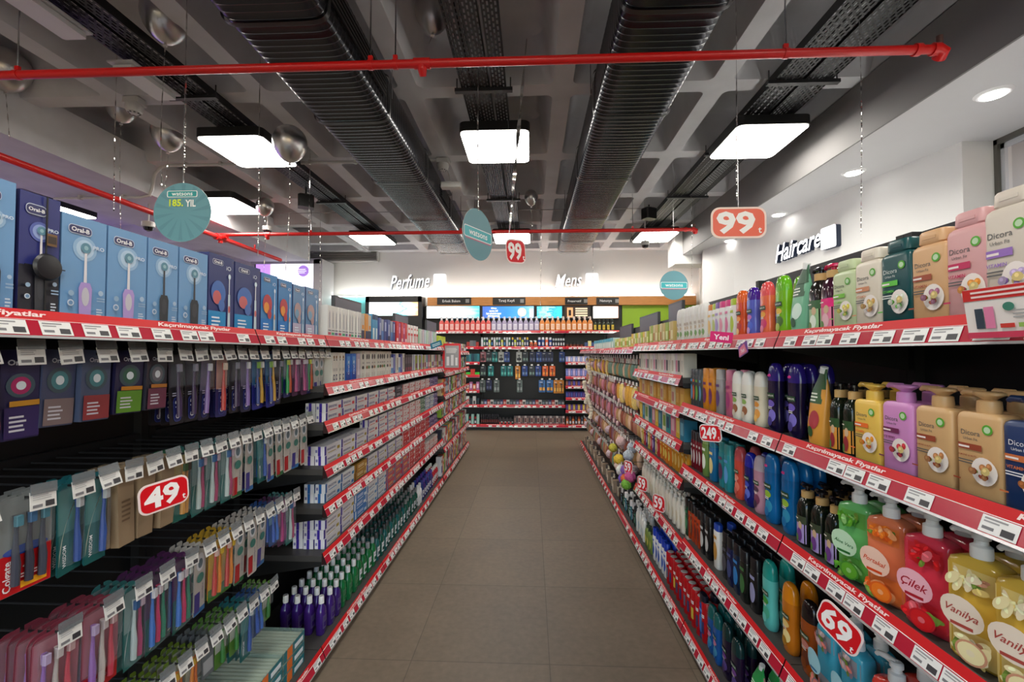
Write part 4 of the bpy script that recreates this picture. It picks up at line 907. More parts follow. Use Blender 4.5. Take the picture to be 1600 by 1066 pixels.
row('L', zb, 3.72, 4.12, 5, mouthwash(DGN, GC, (190, 196, 206)), 'grey capped dark green mouthwash', T7, d=.062, rows=3, back=.03)
row('L', zb, 4.12, 4.28, 2, mouthwash((226, 226, 226, .3), WC), 'white mouthwash bottle', T7, d=.062, rows=2, back=.03)
row('L', zb, 4.28, 4.75, 6, [mouthwash(BLU, (40, 60, 150, .3)), mouthwash(PUR, (90, 60, 160, .3))], 'blue capped mouthwash', T7, d=.062, rows=2, back=.03)
row('L', zb, 4.75, 5.02, 4, mouthwash((190, 30, 50, .15), WC), 'red mouthwash bottle', T7, d=.062, rows=2, back=.03)
# the clear trays with tubes in front of the hooks, on the base
def clear_tray():
    b = MB().box(-.085, .085, -.16, .16, 0, .05, (150, 180, 170, .25, 0, 0, .35)); c = MB()
    for i in range(8): c.tube([(-.075+i*.0215, -.15, .028), (-.075+i*.0215, .15, .028)], .0095, (206, 210, 190, .35), 10)
    e = MB().box(-.084, .084, -.1612, -.1602, .004, .046, (36, 110, 120)); e.box(-.06, -.02, -.1622, -.1612, .004, .046, (220, 110, 40)); e.box(.0, .07, -.1622, -.1612, .012, .03, (216, 224, 230))
    return T('tube_tray', 'tray of tubes', [('tray', b.build('tray')), ('tubes', c.build('tubes')), ('end_label', e.build('end_label'))])
TRY = clear_tray()
for i, y in enumerate((1.24, 1.42, 1.6, 1.78, 1.96)):
    for l in range(3):
        put(TRY, 'clear tray of pale tubes', 'left base below the hooks', (-1.0-.04-.16, y, zb+.051*l), LROT, ('bottom', 'middle', 'top')[l])

# ---------------- far left run: books of cartons and bottles
MIX = [((220, 216, 212), (190, 50, 80)), ((150, 190, 60), (60, 110, 50)), ((226, 226, 230), (70, 90, 160)), ((206, 90, 60), (240, 210, 180)), ((120, 70, 140), (220, 200, 230)), ((210, 190, 150), (120, 60, 50)), ((90, 170, 180), (230, 240, 240)), ((200, 50, 70), (245, 230, 230)), ((60, 60, 80), (190, 190, 210)), ((232, 170, 60), (160, 60, 30))]
def mixes(w, h, d=.06, idx=range(10), name='carton'): return [mk(w, h, MIX[i][0], [(.12, .88, .15, .5, MIX[i][1]), (.2, .8, .65, .8, MIX[(i+3) % 10][1])], d=d, name=name) for i in idx]
for k, (z, h, n) in enumerate(zip(SF, (.12, .16, .19, .16, .2, .22), (16, 17, 17, 18, 16, 16))):
    m = mixes(.075, h); random.Random(k).shuffle(m)
    row('L', z, 5.12, 7.1, n+6, m, 'mixed colour care carton', 'far left %s shelf' % ordw(k+1), d=.07, back=.03)

# small tubes of colour: last left bay lower shelves also carry upright packs behind
# ---------------- RIGHT: pump bottles, shower gels
def blobs(D_, cx, cz, rx, rz, cols, n=7, seed=1):
    r = random.Random(seed)
    for i in range(n):
        a = r.uniform(0, 2*PI); q = r.uniform(.1, .75); s = r.uniform(.22, .42); c = cols[i % len(cols)]; x = cx+rx*q*math.cos(a); z = cz+rz*q*math.sin(a)
        D_.ell(x, z, rx*s, rz*s*r.uniform(.6, 1), c, 14, r.uniform(0, 3), 2); k = tuple(min(255, int(v*1.12+12)) for v in c[:3])
        D_.ell(x-rx*s*.15, z+rz*s*.2, rx*s*.45, rz*s*.35, k, 10, r.uniform(0, 3), 2)
    return D_
def rect_bottle(body, bars, cap='flip', h=.165, w=.086, d=.048, capcol=None, word='Dicora', wc=(90, 90, 90), fruit=(220, 150, 80), accent=(160, 60, 40), logo=True, name='shower_gel_bottle', cat='bottle', vit=None):
    s = [(0, w*.96, d*.9), (.004, w, d), (h*.93, w, d), (h*.975, w*.95, d*.93), (h, w*.8, d*.8)]
    b = MB().loft(s, body, 7, 36); f = front_of(s, 7); D_ = Deco(f)
    D_.text(word, -w*.14, h*.76, h*.085, wc, .0, 1.0, wmax=w*.5).text('Urban Fit', -w*.14, h*.69, h*.045, wc, 0, 1, wmax=w*.4)
    if logo: D_.ell(w*.24, h*.82, w*.11, w*.11, (88, 170, 50)).ell(w*.24, h*.82, w*.07, w*.07, (190, 220, 180))
    D_.rect(-w*.42, w*.12, h*.56, h*.63, accent).lines(-w*.40, w*.02, h*.57, h*.62, 1, (240, 230, 226))
    D_.text(vit or 'VITAMIN', -w*.2, h*.49, h*.05, accent, .02, 1, wmax=w*.42).lines(-w*.4, -w*.05, h*.39, h*.45, 2, wc)
    D_.ell(w*.17, h*.34, w*.27, h*.16, (238, 230, 224)); blobs(D_, w*.19, h*.34, w*.22, h*.13, [fruit, accent, (206, 186, 120), tuple(int(v*.8) for v in fruit), (120, 150, 70)], 14)
    D_.lines(-w*.4, -w*.1, h*.2, h*.24, 1, accent)
    cc = capcol or body; ps = [('bottle_body', b.build('bottle_body')), ('printed_label', D_.build())]
    if cap == 'flip':
        c = MB().loft([(h, w*.62, d*.74), (h+.004, w*.76, d*.84), (h+.026, w*.74, d*.8), (h+.030, w*.68, d*.7)], cc, 4, 30).box(-w*.18, w*.18, -d*.43, -d*.36, h+.012, h+.018, cc)
        ps.append(('cap', c.build('cap')))
    else:
        c = MB().loft([(h, .034, .034), (h+.006, .036, .036), (h+.022, .034, .034), (h+.024, .028, .028)], cc, 2, 24)
        p = MB().loft([(h+.024, .016, .016), (h+.03, .03, .03), (h+.034, .05, .032), (h+.038, .05, .032), (h+.040, .044, .028)], cc, 2.6, 24).tube([(-.01, 0, h+.036), (-.045, 0, h+.037), (-.052, 0, h+.032)], [.007, .006, .004], cc, 10)
        ps += [('collar', c.build('collar')), ('pump', p.build('pump'))]
    return T(name, cat, ps)
def curvy(body, capc, art=None, h=.235, w=.064, d=.040, label='PALMOLIVE', lcol=(30, 70, 40), dome=.26, nub=None, gloss=.15):
    bc = tuple(body[:3])+(gloss,); ccol = tuple(capc[:3])+(gloss,)
    zc = h*(1-dome)
    def wd(t):   # smooth waisted outline
        return 1-.10*math.sin(min(1, max(0, (t-.25)/.5))*PI)
    s = [(0, w*.78, d*.85), (.005, w*.86, d*.95)]+[(zc*t, w*wd(t), d*wd(t)) for t in (.15, .3, .45, .6, .75, .9, 1.0)]
    c = [(zc, w*1.0, d)]
    for i in range(1, 9): a = i/8*PI/2; c.append((zc+(h-zc)*math.sin(a), w*max(.08, math.cos(a)**.55), d*max(.08, math.cos(a)**.55)))
    b = MB().loft(s, bc, 2.6, 26); k = MB().loft(c, ccol, 2.4, 26); f = front_of(s, 2.6); D_ = Deco(f)
    if art: art(D_, w, zc)
    D_.rect(-w*.38, w*.30, zc*.66, zc*.76, lcol).text(label, -w*.04, zc*.71, zc*.05, (238, 238, 230), .02, 1, wmax=w*.58)
    ps = [('bottle_body', b.build('bottle_body', 60)), ('cap', k.build('cap', 60)), ('printed_label', D_.build())]
    if nub: ps.append(('cap_nub', MB().loft([(-.004, .012, .006), (0, .02, .012), (.004, .012, .006)], nub, 2, 14).xf(Matrix.Translation((-w*.12, -d*.46, zc+.018)) @ Matrix.Rotation(PI/2, 4, 'X')).build('cap_nub')))
    return T('shower_gel_bottle', 'bottle', ps)
def art_fruit(c1, c2, c3, top=None):
    def f(d, w, h):
        if top: d.rect(-w*.40, w*.40, h*.80, h*.97, top)
        d.ell(-w*.05, h*.55, w*.3, h*.07, c1).ell(w*.06, h*.32, w*.28, h*.12, c2).ell(-w*.1, h*.2, w*.22, h*.09, c3).lines(-w*.3, w*.1, h*.44, h*.5, 2, (235, 235, 230))
    return f
def soap_pump(col, label, fruit, word, deep, h=.2, w=.094, d=.05):
    s = [(0, w*.9, d*.85), (.006, w*.97, d*.97), (h*.1, w, d), (h*.9, w, d), (h*.95, w*.93, d*.92), (h*.985, w*.6, d*.75), (h, .034, .034)]
    b = MB().loft(s, tuple(col[:3])+(.12,), 4.5, 32); D_ = Deco(front_of(s, 4.5))
    mx_ = tuple(int((a+b_)/2) for a, b_ in zip(fruit, deep)); lt = tuple(int((a+b_)/2) for a, b_ in zip(fruit, label)); md = tuple(int((a+b_)/2) for a, b_ in zip(col, fruit))
    D_.rect(-w*.46, w*.46, h*.70, h*.90, md).rect(-w*.46, w*.46, h*.03, h*.30, md)
    blobs(D_, 0, h*.80, w*.46, h*.12, [fruit, mx_, lt, fruit, (110, 140, 50), md], 16, len(word)); blobs(D_, 0, h*.17, w*.46, h*.15, [fruit, lt, mx_, fruit, (120, 150, 60), md], 20, len(word)+7)
    D_.ell(w*.1, h*.17, w*.26, h*.11, mx_).ell(w*.1, h*.17, w*.22, h*.092, fruit).ell(w*.1, h*.17, w*.07, h*.03, lt)
    D_.ell(-w*.04, h*.50, w*.38, h*.155, label, rot=-.35).text(word, -w*.03, h*.50, h*.13, deep, .01, 1, shear=.3, rot=-.1, wmax=w*.55).rect(-w*.22, w*.16, h*.375, h*.405, deep)
    n = MB().loft([(h-.002, .032, .032), (h+.003, .034, .034), (h+.022, .033, .033), (h+.026, .022, .022), (h+.034, .020, .020)], WC, 2, 22)
    p = MB().loft([(h+.034, .022, .022), (h+.036, .028, .028), (h+.046, .027, .027), (h+.049, .02, .02)], WC, 2, 20).tube([(0, 0, h+.043), (-.022, 0, h+.046), (-.042, 0, h+.043), (-.047, 0, h+.037)], [.009, .0075, .006, .005], WC, 10)
    return T('hand_soap_bottle', 'bottle', [('bottle_body', b.build('b')), ('collar', n.build('n')), ('pump', p.build('p')), ('printed_label', D_.build())])
def herbal_pump(dark, lab1, lab2, fl, pump=(24, 22, 24), h=.15):
    s = [(0, .058, .05), (.004, .064, .054), (h*.78, .064, .054), (h*.92, .05, .046), (h, .03, .03)]
    b = MB().loft(s, tuple(dark)+(.12,), 3, 26); D_ = Deco(front_of(s, 3))
    D_.rect(-.028, .028, h*.06, h*.46, lab2).rect(-.028, .028, h*.46, h*.62, lab1).ell(.006, h*.42, .010, .012, (206, 176, 140)).ell(.002, h*.22, .014, .02, fl).ell(-.012, h*.14, .009, .012, (90, 130, 60)).lines(-.022, .01, h*.53, h*.58, 1, (235, 230, 220))
    c = MB().loft([(h, .036, .036), (h+.02, .036, .036), (h+.021, .03, .03)], (200, 160, 100, .5), 2, 20)
    p = MB().loft([(h+.02, .014, .014), (h+.03, .014, .014), (h+.031, .034, .03), (h+.037, .034, .03), (h+.040, .026, .022)], tuple(pump)+(.2,), 2, 18).tube([(0, 0, h+.035), (-.03, 0, h+.036), (-.036, 0, h+.03)], [.007, .006, .005], tuple(pump)+(.2,), 8)
    return T('herbal_pump_bottle', 'bottle', [('bottle_body', b.build('b')), ('collar', c.build('c')), ('pump', p.build('p')), ('printed_label', D_.build())])
def pouch(body, top, lab, h=.22, w=.1):
    pts = [(-w*.36, 0), (w*.40, 0), (w*.46, h*.5), (w*.36, h*.80), (w*.20, h*.9), (w*.02, h), (-w*.12, h*.97), (-w*.30, h*.72), (-w*.44, h*.5)]
    b = MB(); n = len(pts); vs = []
    for y, k in ((-.004, .97), (-.022, .72), (.022, .72), (.004, .97)): vs += [(x*k, y*(1.2-z/h*.9), z*(.02+.98) if k > .8 else max(0, .5*h+(z-.5*h)*.9)) for x, z in pts]
    for z in range(1): pass
    b.loft([(0, w*.74, .05), (h*.25, w*.86, .055), (h*.55, w*.84, .035), (h*.78, w*.6, .014, .008), (h*.93, w*.32, .005, .014), (h, w*.2, .004, .02)], tuple(body)+(.3,), 3, 24)
    s = [(0, w*.74, .05), (h*.25, w*.86, .055), (h*.55, w*.84, .035), (h*.78, w*.6, .014)]
    D_ = Deco(front_of(s, 3)); D_.rect(-w*.3, w*.3, h*.55, h*.74, top).ell(w*.05, h*.34, w*.24, h*.12, lab).ell(-w*.1, h*.18, w*.14, h*.07, top).lines(-w*.28, w*.2, h*.57, h*.7, 3, (230, 236, 220))
    sp = MB().tube([(w*.16, 0, h*.95), (w*.22, 0, h*1.03)], .010, (236, 236, 232, .4), 12)
    tp = MB().loft([(h*.74, w*.68, .022, .004), (h*.93, w*.34, .008, .014), (h*1.0, w*.22, .006, .02)], tuple(top)+(.3,), 3, 24)
    return T('refill_pouch', 'pouch', [('pouch_body', b.build('b')), ('top_seal', tp.build('tp')), ('spout', sp.build('sp')), ('printed_label', D_.build())])
def flat_bottle(body, capc, lab, word='', h=.2, w=.055, d=.034, caph=.045, e=3, gloss=.25, wc=(236, 236, 236), name='shower_gel_bottle'):
    s = [(0, w*.9, d*.9), (.004, w, d), (h-caph-.006, w, d), (h-caph, w*.94, d*.92)]
    b = MB().loft(s, tuple(body)+(gloss,), e, 24); c = MB().loft([(h-caph, w*.93, d*.93), (h-.004, w*.9, d*.9), (h, w*.8, d*.78)], tuple(capc)+(.3,), e, 24); hh = h-caph
    D_ = Deco(front_of(s, e)); D_.ell(0, hh*.45, w*.34, hh*.24, lab).rect(-w*.3, w*.3, hh*.78, hh*.86, lab)
    if word: D_.text(word, 0, hh*.45, w*.34, wc, .02, rot=PI/2, wmax=hh*.6)
    return T(name, 'bottle', [('bottle_body', b.build('b')), ('cap', c.build('c')), ('printed_label', D_.build())])
def cylinder_tin(body, capc, lab, h=.19, r=.027, word=''):
    s = [(0, r*1.9, r*1.9), (.003, r*2, r*2), (h*.80, r*2, r*2), (h*.82, r*1.92, r*1.92)]
    b = MB().loft(s, tuple(body)+(.22,), 2, 24); c = MB().loft([(h*.82, r*1.98, r*1.98), (h*.985, r*1.96, r*1.96), (h, r*1.8, r*1.8)], tuple(body)+(.25,), 2, 24)
    c.loft([(h, r*1.4, r*1.4), (h+.0015, r*1.3, r*1.3)], capc, 2, 20)
    D_ = Deco(front_of(s, 2)); D_.rect(-r*.6, r*.6, h*.62, h*.7, (230, 226, 226)).rect(-r*.55, r*.55, h*.22, h*.52, lab)
    if word: D_.text(word, 0, h*.66, r*.34, (150, 20, 30), .02, wmax=r*1.1)
    return T('body_wash_bottle', 'bottle', [('bottle_body', b.build('b')), ('cap', c.build('c')), ('printed_label', D_.build())])
def lotion(body, capc, lab, h=.2, w=.058): return flat_bottle(body, capc, lab, '', h, w, .04, .05, 2.6)
def small_pump(body, capc, lab, h=.17, w=.06):
    s = [(0, w*.85, w*.6), (.004, w, w*.7), (h*.6, w, w*.7), (h*.72, w*.8, w*.6), (h*.78, .024, .024)]
    b = MB().loft(s, tuple(body)+(.3,), 2.6, 20); D_ = Deco(front_of(s, 2.6)); D_.ell(0, h*.35, w*.3, h*.16, lab)
    p = MB().loft([(h*.77, .028, .028), (h*.88, .026, .026), (h*.885, .012, .012), (h*.94, .012, .012), (h*.945, .026, .022), (h, .022, .018)], tuple(capc)+(.35,), 2, 16).tube([(0, 0, h*.97), (-.03, 0, h*.975), (-.036, 0, h*.94)], [.006, .005, .004], tuple(capc)+(.35,), 8)
    return T('pump_bottle', 'bottle', [('bottle_body', b.build('b')), ('pump', p.build('p')), ('printed_label', D_.build())])
def one(side, z, lo, hi, t, what, where, back=.03, d=.05, yaw=0, rows=2, gap=.002):
    X = XR+back+d/2; y = (Yp(lo, X)+Yp(hi, X))/2
    for r in range(rows): put(t, what, where, (XR+back+d/2+r*(d+.012), y+(.006*r), z), RROT+yaw*(r == 0), ('front', 'behind')[r] if rows > 1 else '')
# top shelf right, far to near handled near to far
Z1 = SR[0]; W1 = 'right top shelf'
one('R', Z1, 1567, 1640, rect_bottle((214, 204, 190, .35), [], h=.20, fruit=(190, 170, 210), accent=(150, 110, 190), logo=True), 'cream and violet shower gel', W1)
one('R', Z1, 1505, 1565, rect_bottle((216, 164, 164, .35), [], h=.185, fruit=(230, 150, 60), accent=(196, 40, 90), vit='VITAMIN'), 'pink flip top shower gel', W1)
one('R', Z1, 1443, 1503, rect_bottle((214, 170, 124, .35), [], h=.17, fruit=(170, 110, 140), accent=(160, 76, 50)), 'peach flip top shower gel', W1)
one('R', Z1, 1396, 1441, rect_bottle((22, 76, 78, .3), [], h=.172, wc=(220, 230, 225), fruit=(226, 232, 216), accent=(90, 190, 60)), 'dark green flip top shower gel', W1)
one('R', Z1, 1352, 1394, rect_bottle((222, 212, 194, .35), [], h=.17, fruit=(200, 160, 90), accent=(206, 140, 100)), 'cream oat shower gel', W1)
one('R', Z1, 1316, 1351, rect_bottle((190, 204, 160, .35), [], h=.16, fruit=(220, 210, 90), accent=(120, 190, 60)), 'pale green flip top shower gel', W1)
one('R', Z1, 1297, 1315, herbal_pump((60, 26, 44), (226, 40, 120), (226, 130, 160), (230, 180, 190), (200, 30, 80), h=.155), 'pink label wood collar pump bottle', W1)
one('R', Z1, 1276, 1296, herbal_pump((34, 30, 26), (60, 100, 60), (150, 190, 140), (226, 236, 220), h=.155), 'green label wood collar pump bottle', W1)
one('R', Z1, 1240, 1275, pouch((110, 176, 140), (50, 92, 64), (200, 224, 210), h=.215), 'mint green refill pouch', W1, rows=1)
one('R', Z1, 1214, 1240, curvy((120, 180, 24), (104, 178, 30), art_fruit((230, 190, 60), (60, 100, 20), (170, 190, 80)), h=.205, w=.066), 'lime green avocado shower gel', W1)
one('R', Z1, 1190, 1213, curvy((232, 110, 70), (228, 84, 84), art_fruit((240, 170, 60), (206, 40, 100), (226, 120, 150)), h=.2), 'coral and pink shower gel', W1)
one('R', Z1, 1170, 1189, curvy((90, 100, 190), (66, 30, 140), art_fruit((200, 110, 190), (60, 90, 200), (206, 150, 210)), h=.195), 'violet blue shower gel', W1)
one('R', Z1, 1155, 1169, curvy((214, 80, 34), (226, 96, 36), art_fruit((240, 150, 60), (180, 40, 30), (240, 190, 120)), h=.195), 'orange shower gel', W1)
row('R', Z1, Yp(1154, .855), Yp(1110, .855), 6, [flat_bottle((228, 226, 222), c, l, h=.17, caph=.028, w=.05) for c, l in (((166, 190, 40), (180, 200, 60)), ((206, 50, 120), (220, 120, 160)), ((206, 50, 120), (226, 150, 170)), ((120, 80, 150), (170, 150, 200)), ((166, 190, 40), (190, 200, 120)), ((206, 120, 40), (230, 190, 120)))], 'white lotion with coloured cap', W1, d=.05, rows=2, back=.03)
row('R', Z1, Yp(1108, .855), Yp(1062, .855), 8, curvy((226, 222, 214), (230, 228, 222), art_fruit((210, 190, 160), (120, 160, 90), (220, 210, 190)), h=.19, w=.055, label='', lcol=(200, 190, 176), gloss=.3), 'white rounded shampoo bottle', W1, d=.05, rows=1, back=.03)
row('R', Z1, Yp(1060, .855), Yp(1020, .855), 10, [mk(.06, .13, c, [(.1, .9, .2, .6, c2)]) for c, c2 in (((206, 180, 110), (230, 220, 170)), ((214, 200, 150), (190, 130, 60)), ((160, 180, 70), (220, 226, 160)))], 'tan and green soap carton', W1, d=.07)
row('R', Z1, Yp(1019, .855), Yp(992, .855), 9, [mk(.06, .1, c, [(.1, .9, .2, .6, c2)]) for c, c2 in (((170, 190, 60), (220, 230, 150)), ((226, 216, 190), (190, 170, 100)), ((226, 190, 80), (240, 230, 190)))], 'small yellow soap carton', W1, d=.07)
# second shelf right
Z2 = SR[1]; W2 = 'right second shelf'
one('R', Z2, 1592, 1660, rect_bottle((28, 54, 100, .3), [], 'pump', h=.155, wc=(230, 230, 235), fruit=(200, 120, 60), accent=(200, 110, 60)), 'navy pump shower gel', W2)
PEACH = (206, 166, 116, .35)
for lo, hi in ((1504, 1588), (1443, 1503)): one('R', Z2, lo, hi, rect_bottle(PEACH, [], 'pump', h=.16, fruit=(190, 130, 80), accent=(150, 66, 40), vit='ALMOND & NUTS'), 'beige pump shower gel', W2)
one('R', Z2, 1389, 1442, rect_bottle((206, 138, 196, .35), [], 'pump', h=.16, fruit=(206, 60, 70), accent=(110, 30, 80), vit='GOJI BERRY'), 'orchid pink pump shower gel', W2)
one('R', Z2, 1345, 1388, rect_bottle((232, 192, 86, .35), [], 'pump', h=.155, fruit=(236, 150, 40), accent=(236, 110, 40), vit='VITAMIN'), 'yellow pump shower gel', W2)
HP = herbal_pump((22, 30, 20), (44, 78, 40), (222, 150, 60), (150, 40, 50), h=.15)
row('R', Z2, Yp(1345, .855), Yp(1302, .855), 2, HP, 'dark herbal pump with orange label', W2, d=.056, rows=3, yaw=0)
one('R', Z2, 1264, 1300, pouch((214, 150, 60), (40, 84, 40), (170, 50, 60), h=.225, w=.088), 'orange and green refill pouch', W2, rows=1)
PB = curvy((22, 16, 50), (44, 30, 120), art_fruit((110, 90, 190), (120, 110, 200), (60, 50, 130)), h=.238, w=.068, nub=(226, 60, 150, .3))
row('R', Z2, Yp(1261, .855), Yp(1200, .855), 2, PB, 'dark violet shower gel', W2, d=.045, rows=3, yaw=.05)
one('R', Z2, 1180, 1198, curvy((226, 216, 190), (230, 226, 214), art_fruit((226, 150, 60), (230, 160, 70), (240, 190, 100)), h=.2), 'cream and orange shower gel', W2)
row('R', Z2, Yp(1179, .855), Yp(1149, .855), 2, curvy((226, 222, 210), (226, 224, 218), art_fruit((140, 180, 90), (150, 96, 60), (210, 200, 180)), h=.2), 'white coconut shower gel', W2, d=.045, rows=2)
one('R', Z2, 1136, 1148, flat_bottle((196, 100, 130), (214, 120, 150), (160, 50, 110), h=.2), 'rose pink body wash', W2)
row('R', Z2, Yp(1135, .855), Yp(1121, .855), 1, flat_bottle((150, 146, 146), (170, 168, 166), (90, 60, 120), h=.2), 'grey body wash', W2, d=.045, rows=2)
row('R', Z2, Yp(1119, .855), Yp(1103, .855), 2, flat_bottle((206, 130, 30), (220, 140, 40), (110, 40, 90), h=.2), 'amber body wash', W2, d=.045, rows=2)
row('R', Z2, Yp(1101, .855), 2.41, 4, [flat_bottle((70, 74, 78), (60, 64, 68), l, h=.19, caph=.03) for l in ((90, 150, 190), (96, 160, 60), (206, 90, 40))], 'slate grey body wash', W2, d=.045, rows=3)
# third shelf right
Z3 = SR[2]; W3 = 'right third shelf'
VAN = soap_pump((214, 176, 70), (230, 214, 196), (236, 222, 170), 'Vanilya', (170, 70, 60)); STR = soap_pump((214, 60, 80), (236, 176, 190), (206, 24, 30), 'Çilek', (170, 20, 40))
ORA = soap_pump((222, 124, 84), (240, 200, 180), (236, 120, 30), 'Portakal', (214, 70, 20)); ALO = soap_pump((110, 190, 110), (190, 224, 190), (90, 160, 40), 'Aloe Vera', (40, 110, 50))
one('R', Z3, 1568, 1650, VAN, 'yellow vanilla hand soap', W3, d=.06, yaw=.28, back=.032)
one('R', Z3, 1492, 1562, VAN, 'yellow vanilla hand soap', W3, d=.06, yaw=.28, back=.032)
one('R', Z3, 1416, 1489, STR, 'red strawberry hand soap', W3, d=.06, yaw=.28, back=.032)
one('R', Z3, 1363, 1414, ORA, 'orange fruit hand soap', W3, d=.06, yaw=.28, back=.032)
one('R', Z3, 1317, 1362, ALO, 'green aloe hand soap', W3, d=.06, yaw=.28, back=.032)
row('R', Z3, Yp(1315, .855), Yp(1247, .855), 3, herbal_pump((20, 26, 18), (60, 70, 50), (170, 150, 206), (110, 60, 140), h=.145), 'dark herbal pump with lavender label', W3, d=.056, rows=3, yaw=0)
row('R', Z3, Yp(1246, .855), Yp(1196, .855), 2, curvy((16, 96, 156), (20, 110, 176), art_fruit((150, 190, 60), (40, 140, 180), (20, 110, 170)), h=.238, w=.068, nub=(226, 70, 150, .3)), 'bright blue shower gel', W3, d=.045, rows=3)
one('R', Z3, 1178, 1195, curvy((190, 140, 160), (196, 180, 190), art_fruit((90, 60, 80), (120, 60, 90), (70, 50, 70)), h=.21), 'mauve blackberry shower gel', W3)
one('R', Z3, 1166, 1177, curvy((24, 30, 110), (30, 40, 170), art_fruit((60, 80, 190), (90, 110, 210), (40, 50, 150)), h=.205), 'dark blue shower gel', W3)
one('R', Z3, 1146, 1165, curvy((206, 76, 60), (200, 80, 84), art_fruit((230, 140, 120), (226, 120, 100), (200, 90, 80)), h=.21), 'coral red shower gel', W3)
row('R', Z3, Yp(1144, .855), Yp(1124, .855), 2, [flat_bottle((40, 140, 150), (50, 150, 150), l, h=.2) for l in ((90, 160, 220), (90, 50, 90))], 'teal body wash', W3, d=.045, rows=2)
row('R', Z3, Yp(1122, .855), Yp(1100, .855), 2, [flat_bottle((30, 110, 160), (40, 130, 160), (230, 210, 140), h=.2), flat_bottle((110, 140, 70), (130, 160, 90), (230, 236, 220), h=.2)], 'blue and olive body wash', W3, d=.045, rows=2)
row('R', Z3, Yp(1098, .855), 2.40, 4, flat_bottle((110, 16, 30), (36, 20, 24), (200, 190, 190), h=.19, w=.048), 'dark red glossy body wash', W3, d=.045, rows=2)
# fourth shelf right
Z4 = SR[3]; W4 = 'right fourth shelf'
one('R', Z4, 1440, 1540, soap_pump((190, 60, 50), (236, 190, 180), (206, 60, 40), '', (170, 20, 40)), 'red pomegranate hand soap', W4, d=.06, yaw=.25, back=.035)
one('R', Z4, 1350, 1436, soap_pump((196, 56, 44), (236, 190, 180), (190, 40, 30), '', (150, 20, 30)), 'red pomegranate hand soap', W4, d=.06, yaw=.25, back=.035)
OCE = soap_pump((60, 150, 176), (150, 200, 214), (210, 120, 110), '', (30, 100, 140))
row('R', Z4, Yp(1346, .855), Yp(1276, .855), 2, OCE, 'aqua ocean hand soap', W4, d=.06, rows=2, yaw=0)
one('R', Z4, 1245, 1275, curvy((150, 70, 20), (26, 18, 18), art_fruit((190, 120, 110), (90, 40, 20), (120, 60, 20)), h=.22, w=.068), 'amber shower gel with black cap', W4)
one('R', Z4, 1216, 1244, curvy((190, 110, 24), (214, 130, 20), art_fruit((230, 200, 120), (240, 220, 150), (170, 120, 30)), h=.222, w=.068), 'orange honey shower gel', W4)
one('R', Z4, 1184, 1214, curvy((90, 186, 180), (30, 150, 140), art_fruit((60, 150, 60), (70, 170, 140), (110, 200, 190)), h=.238, w=.068), 'turquoise shower gel', W4, rows=2)
row('R', Z4, Yp(1182, .855), Yp(1128, .855), 5, [flat_bottle(c, (20, 20, 24), l, w_, h=.2, w=.056) for c, l, w_ in (((22, 22, 24), (150, 150, 190), ''), ((20, 24, 20), (60, 110, 60), ''), ((18, 34, 60), (40, 120, 190), ''), ((20, 26, 66), (60, 70, 120), ''), ((24, 24, 28), (70, 70, 80), ''))], 'black mens body wash', W4, d=.045, rows=3)
one('R', Z4, 1112, 1127, flat_bottle((226, 224, 218), (30, 70, 170), (190, 140, 60), h=.2, caph=.03), 'white body wash with blue cap', W4)
row('R', Z4, Yp(1111, .855), Yp(1096, .855), 2, flat_bottle((20, 20, 22), (26, 26, 28), (190, 190, 190), '', h=.2), 'plain black body wash', W4, d=.045, rows=2)
row('R', Z4, Yp(1095, .855), Yp(1077, .855), 4, flat_bottle((176, 60, 24), (22, 20, 20), (110, 30, 20), h=.19), 'orange and black body wash', W4, d=.045, rows=2)
row('R', Z4, Yp(1073, .855), 2.40, 2, flat_bottle((20, 70, 50), (20, 24, 22), (60, 130, 90), h=.2), 'dark green mens body wash', W4, d=.045, rows=3)
# base shelf right
Z5 = SR[4]; W5 = 'right base shelf'
row('R', Z5, Yp(1290, .855), Yp(1160, .855), 3, pouch((214, 130, 140), (40, 160, 80), (200, 40, 50), h=.24, w=.11), 'pink refill pouch with green top', W5, d=.06, rows=2)
row('R', Z5, Yp(1156, .855), Yp(1124, .855), 2, curvy((26, 16, 44), (16, 50, 50), art_fruit((110, 60, 140), (80, 60, 130), (60, 40, 90)), h=.23, w=.075), 'large dark purple shower gel', W5, d=.05, rows=3)
row('R', Z5, Yp(1122, .855), Yp(1103, .855), 2, curvy((20, 80, 150), (20, 90, 90), art_fruit((190, 110, 150), (60, 140, 180), (40, 110, 170)), h=.22, w=.07), 'large blue shower gel', W5, d=.05, rows=3)
row('R', Z5, Yp(1102, .855), Yp(1091, .855), 1, flat_bottle((16, 60, 150), (20, 24, 40), (40, 120, 200), h=.22, w=.07), 'royal blue body wash', W5, d=.05, rows=3)
REDT = [cylinder_tin((176, 18, 26), (170, 168, 166, .3), l, word='OLD SPICE') for l in ((40, 40, 90), (60, 50, 90), (206, 180, 60), (40, 50, 100), (90, 90, 110))]
row('R', Z5, 2.24, 2.86, 10, REDT, 'red cylinder body wash', W5, d=.057, rows=2)
row('R', Z5, 2.87, 3.18, 5, lotion((226, 226, 226), (20, 60, 180), (40, 80, 170), h=.215), 'white lotion with bright blue cap', W5, d=.05, rows=2)
row('R', Z5, 3.2, 3.4, 3, small_pump((110, 130, 60), (40, 60, 40), (200, 190, 90)), 'olive pump bottle', W5, d=.05, rows=1)
row('R', Z5, 3.4, 3.68, 4, small_pump((220, 220, 214), (228, 228, 226), (170, 190, 200), h=.2), 'white pump bottle', W5, d=.05, rows=2)
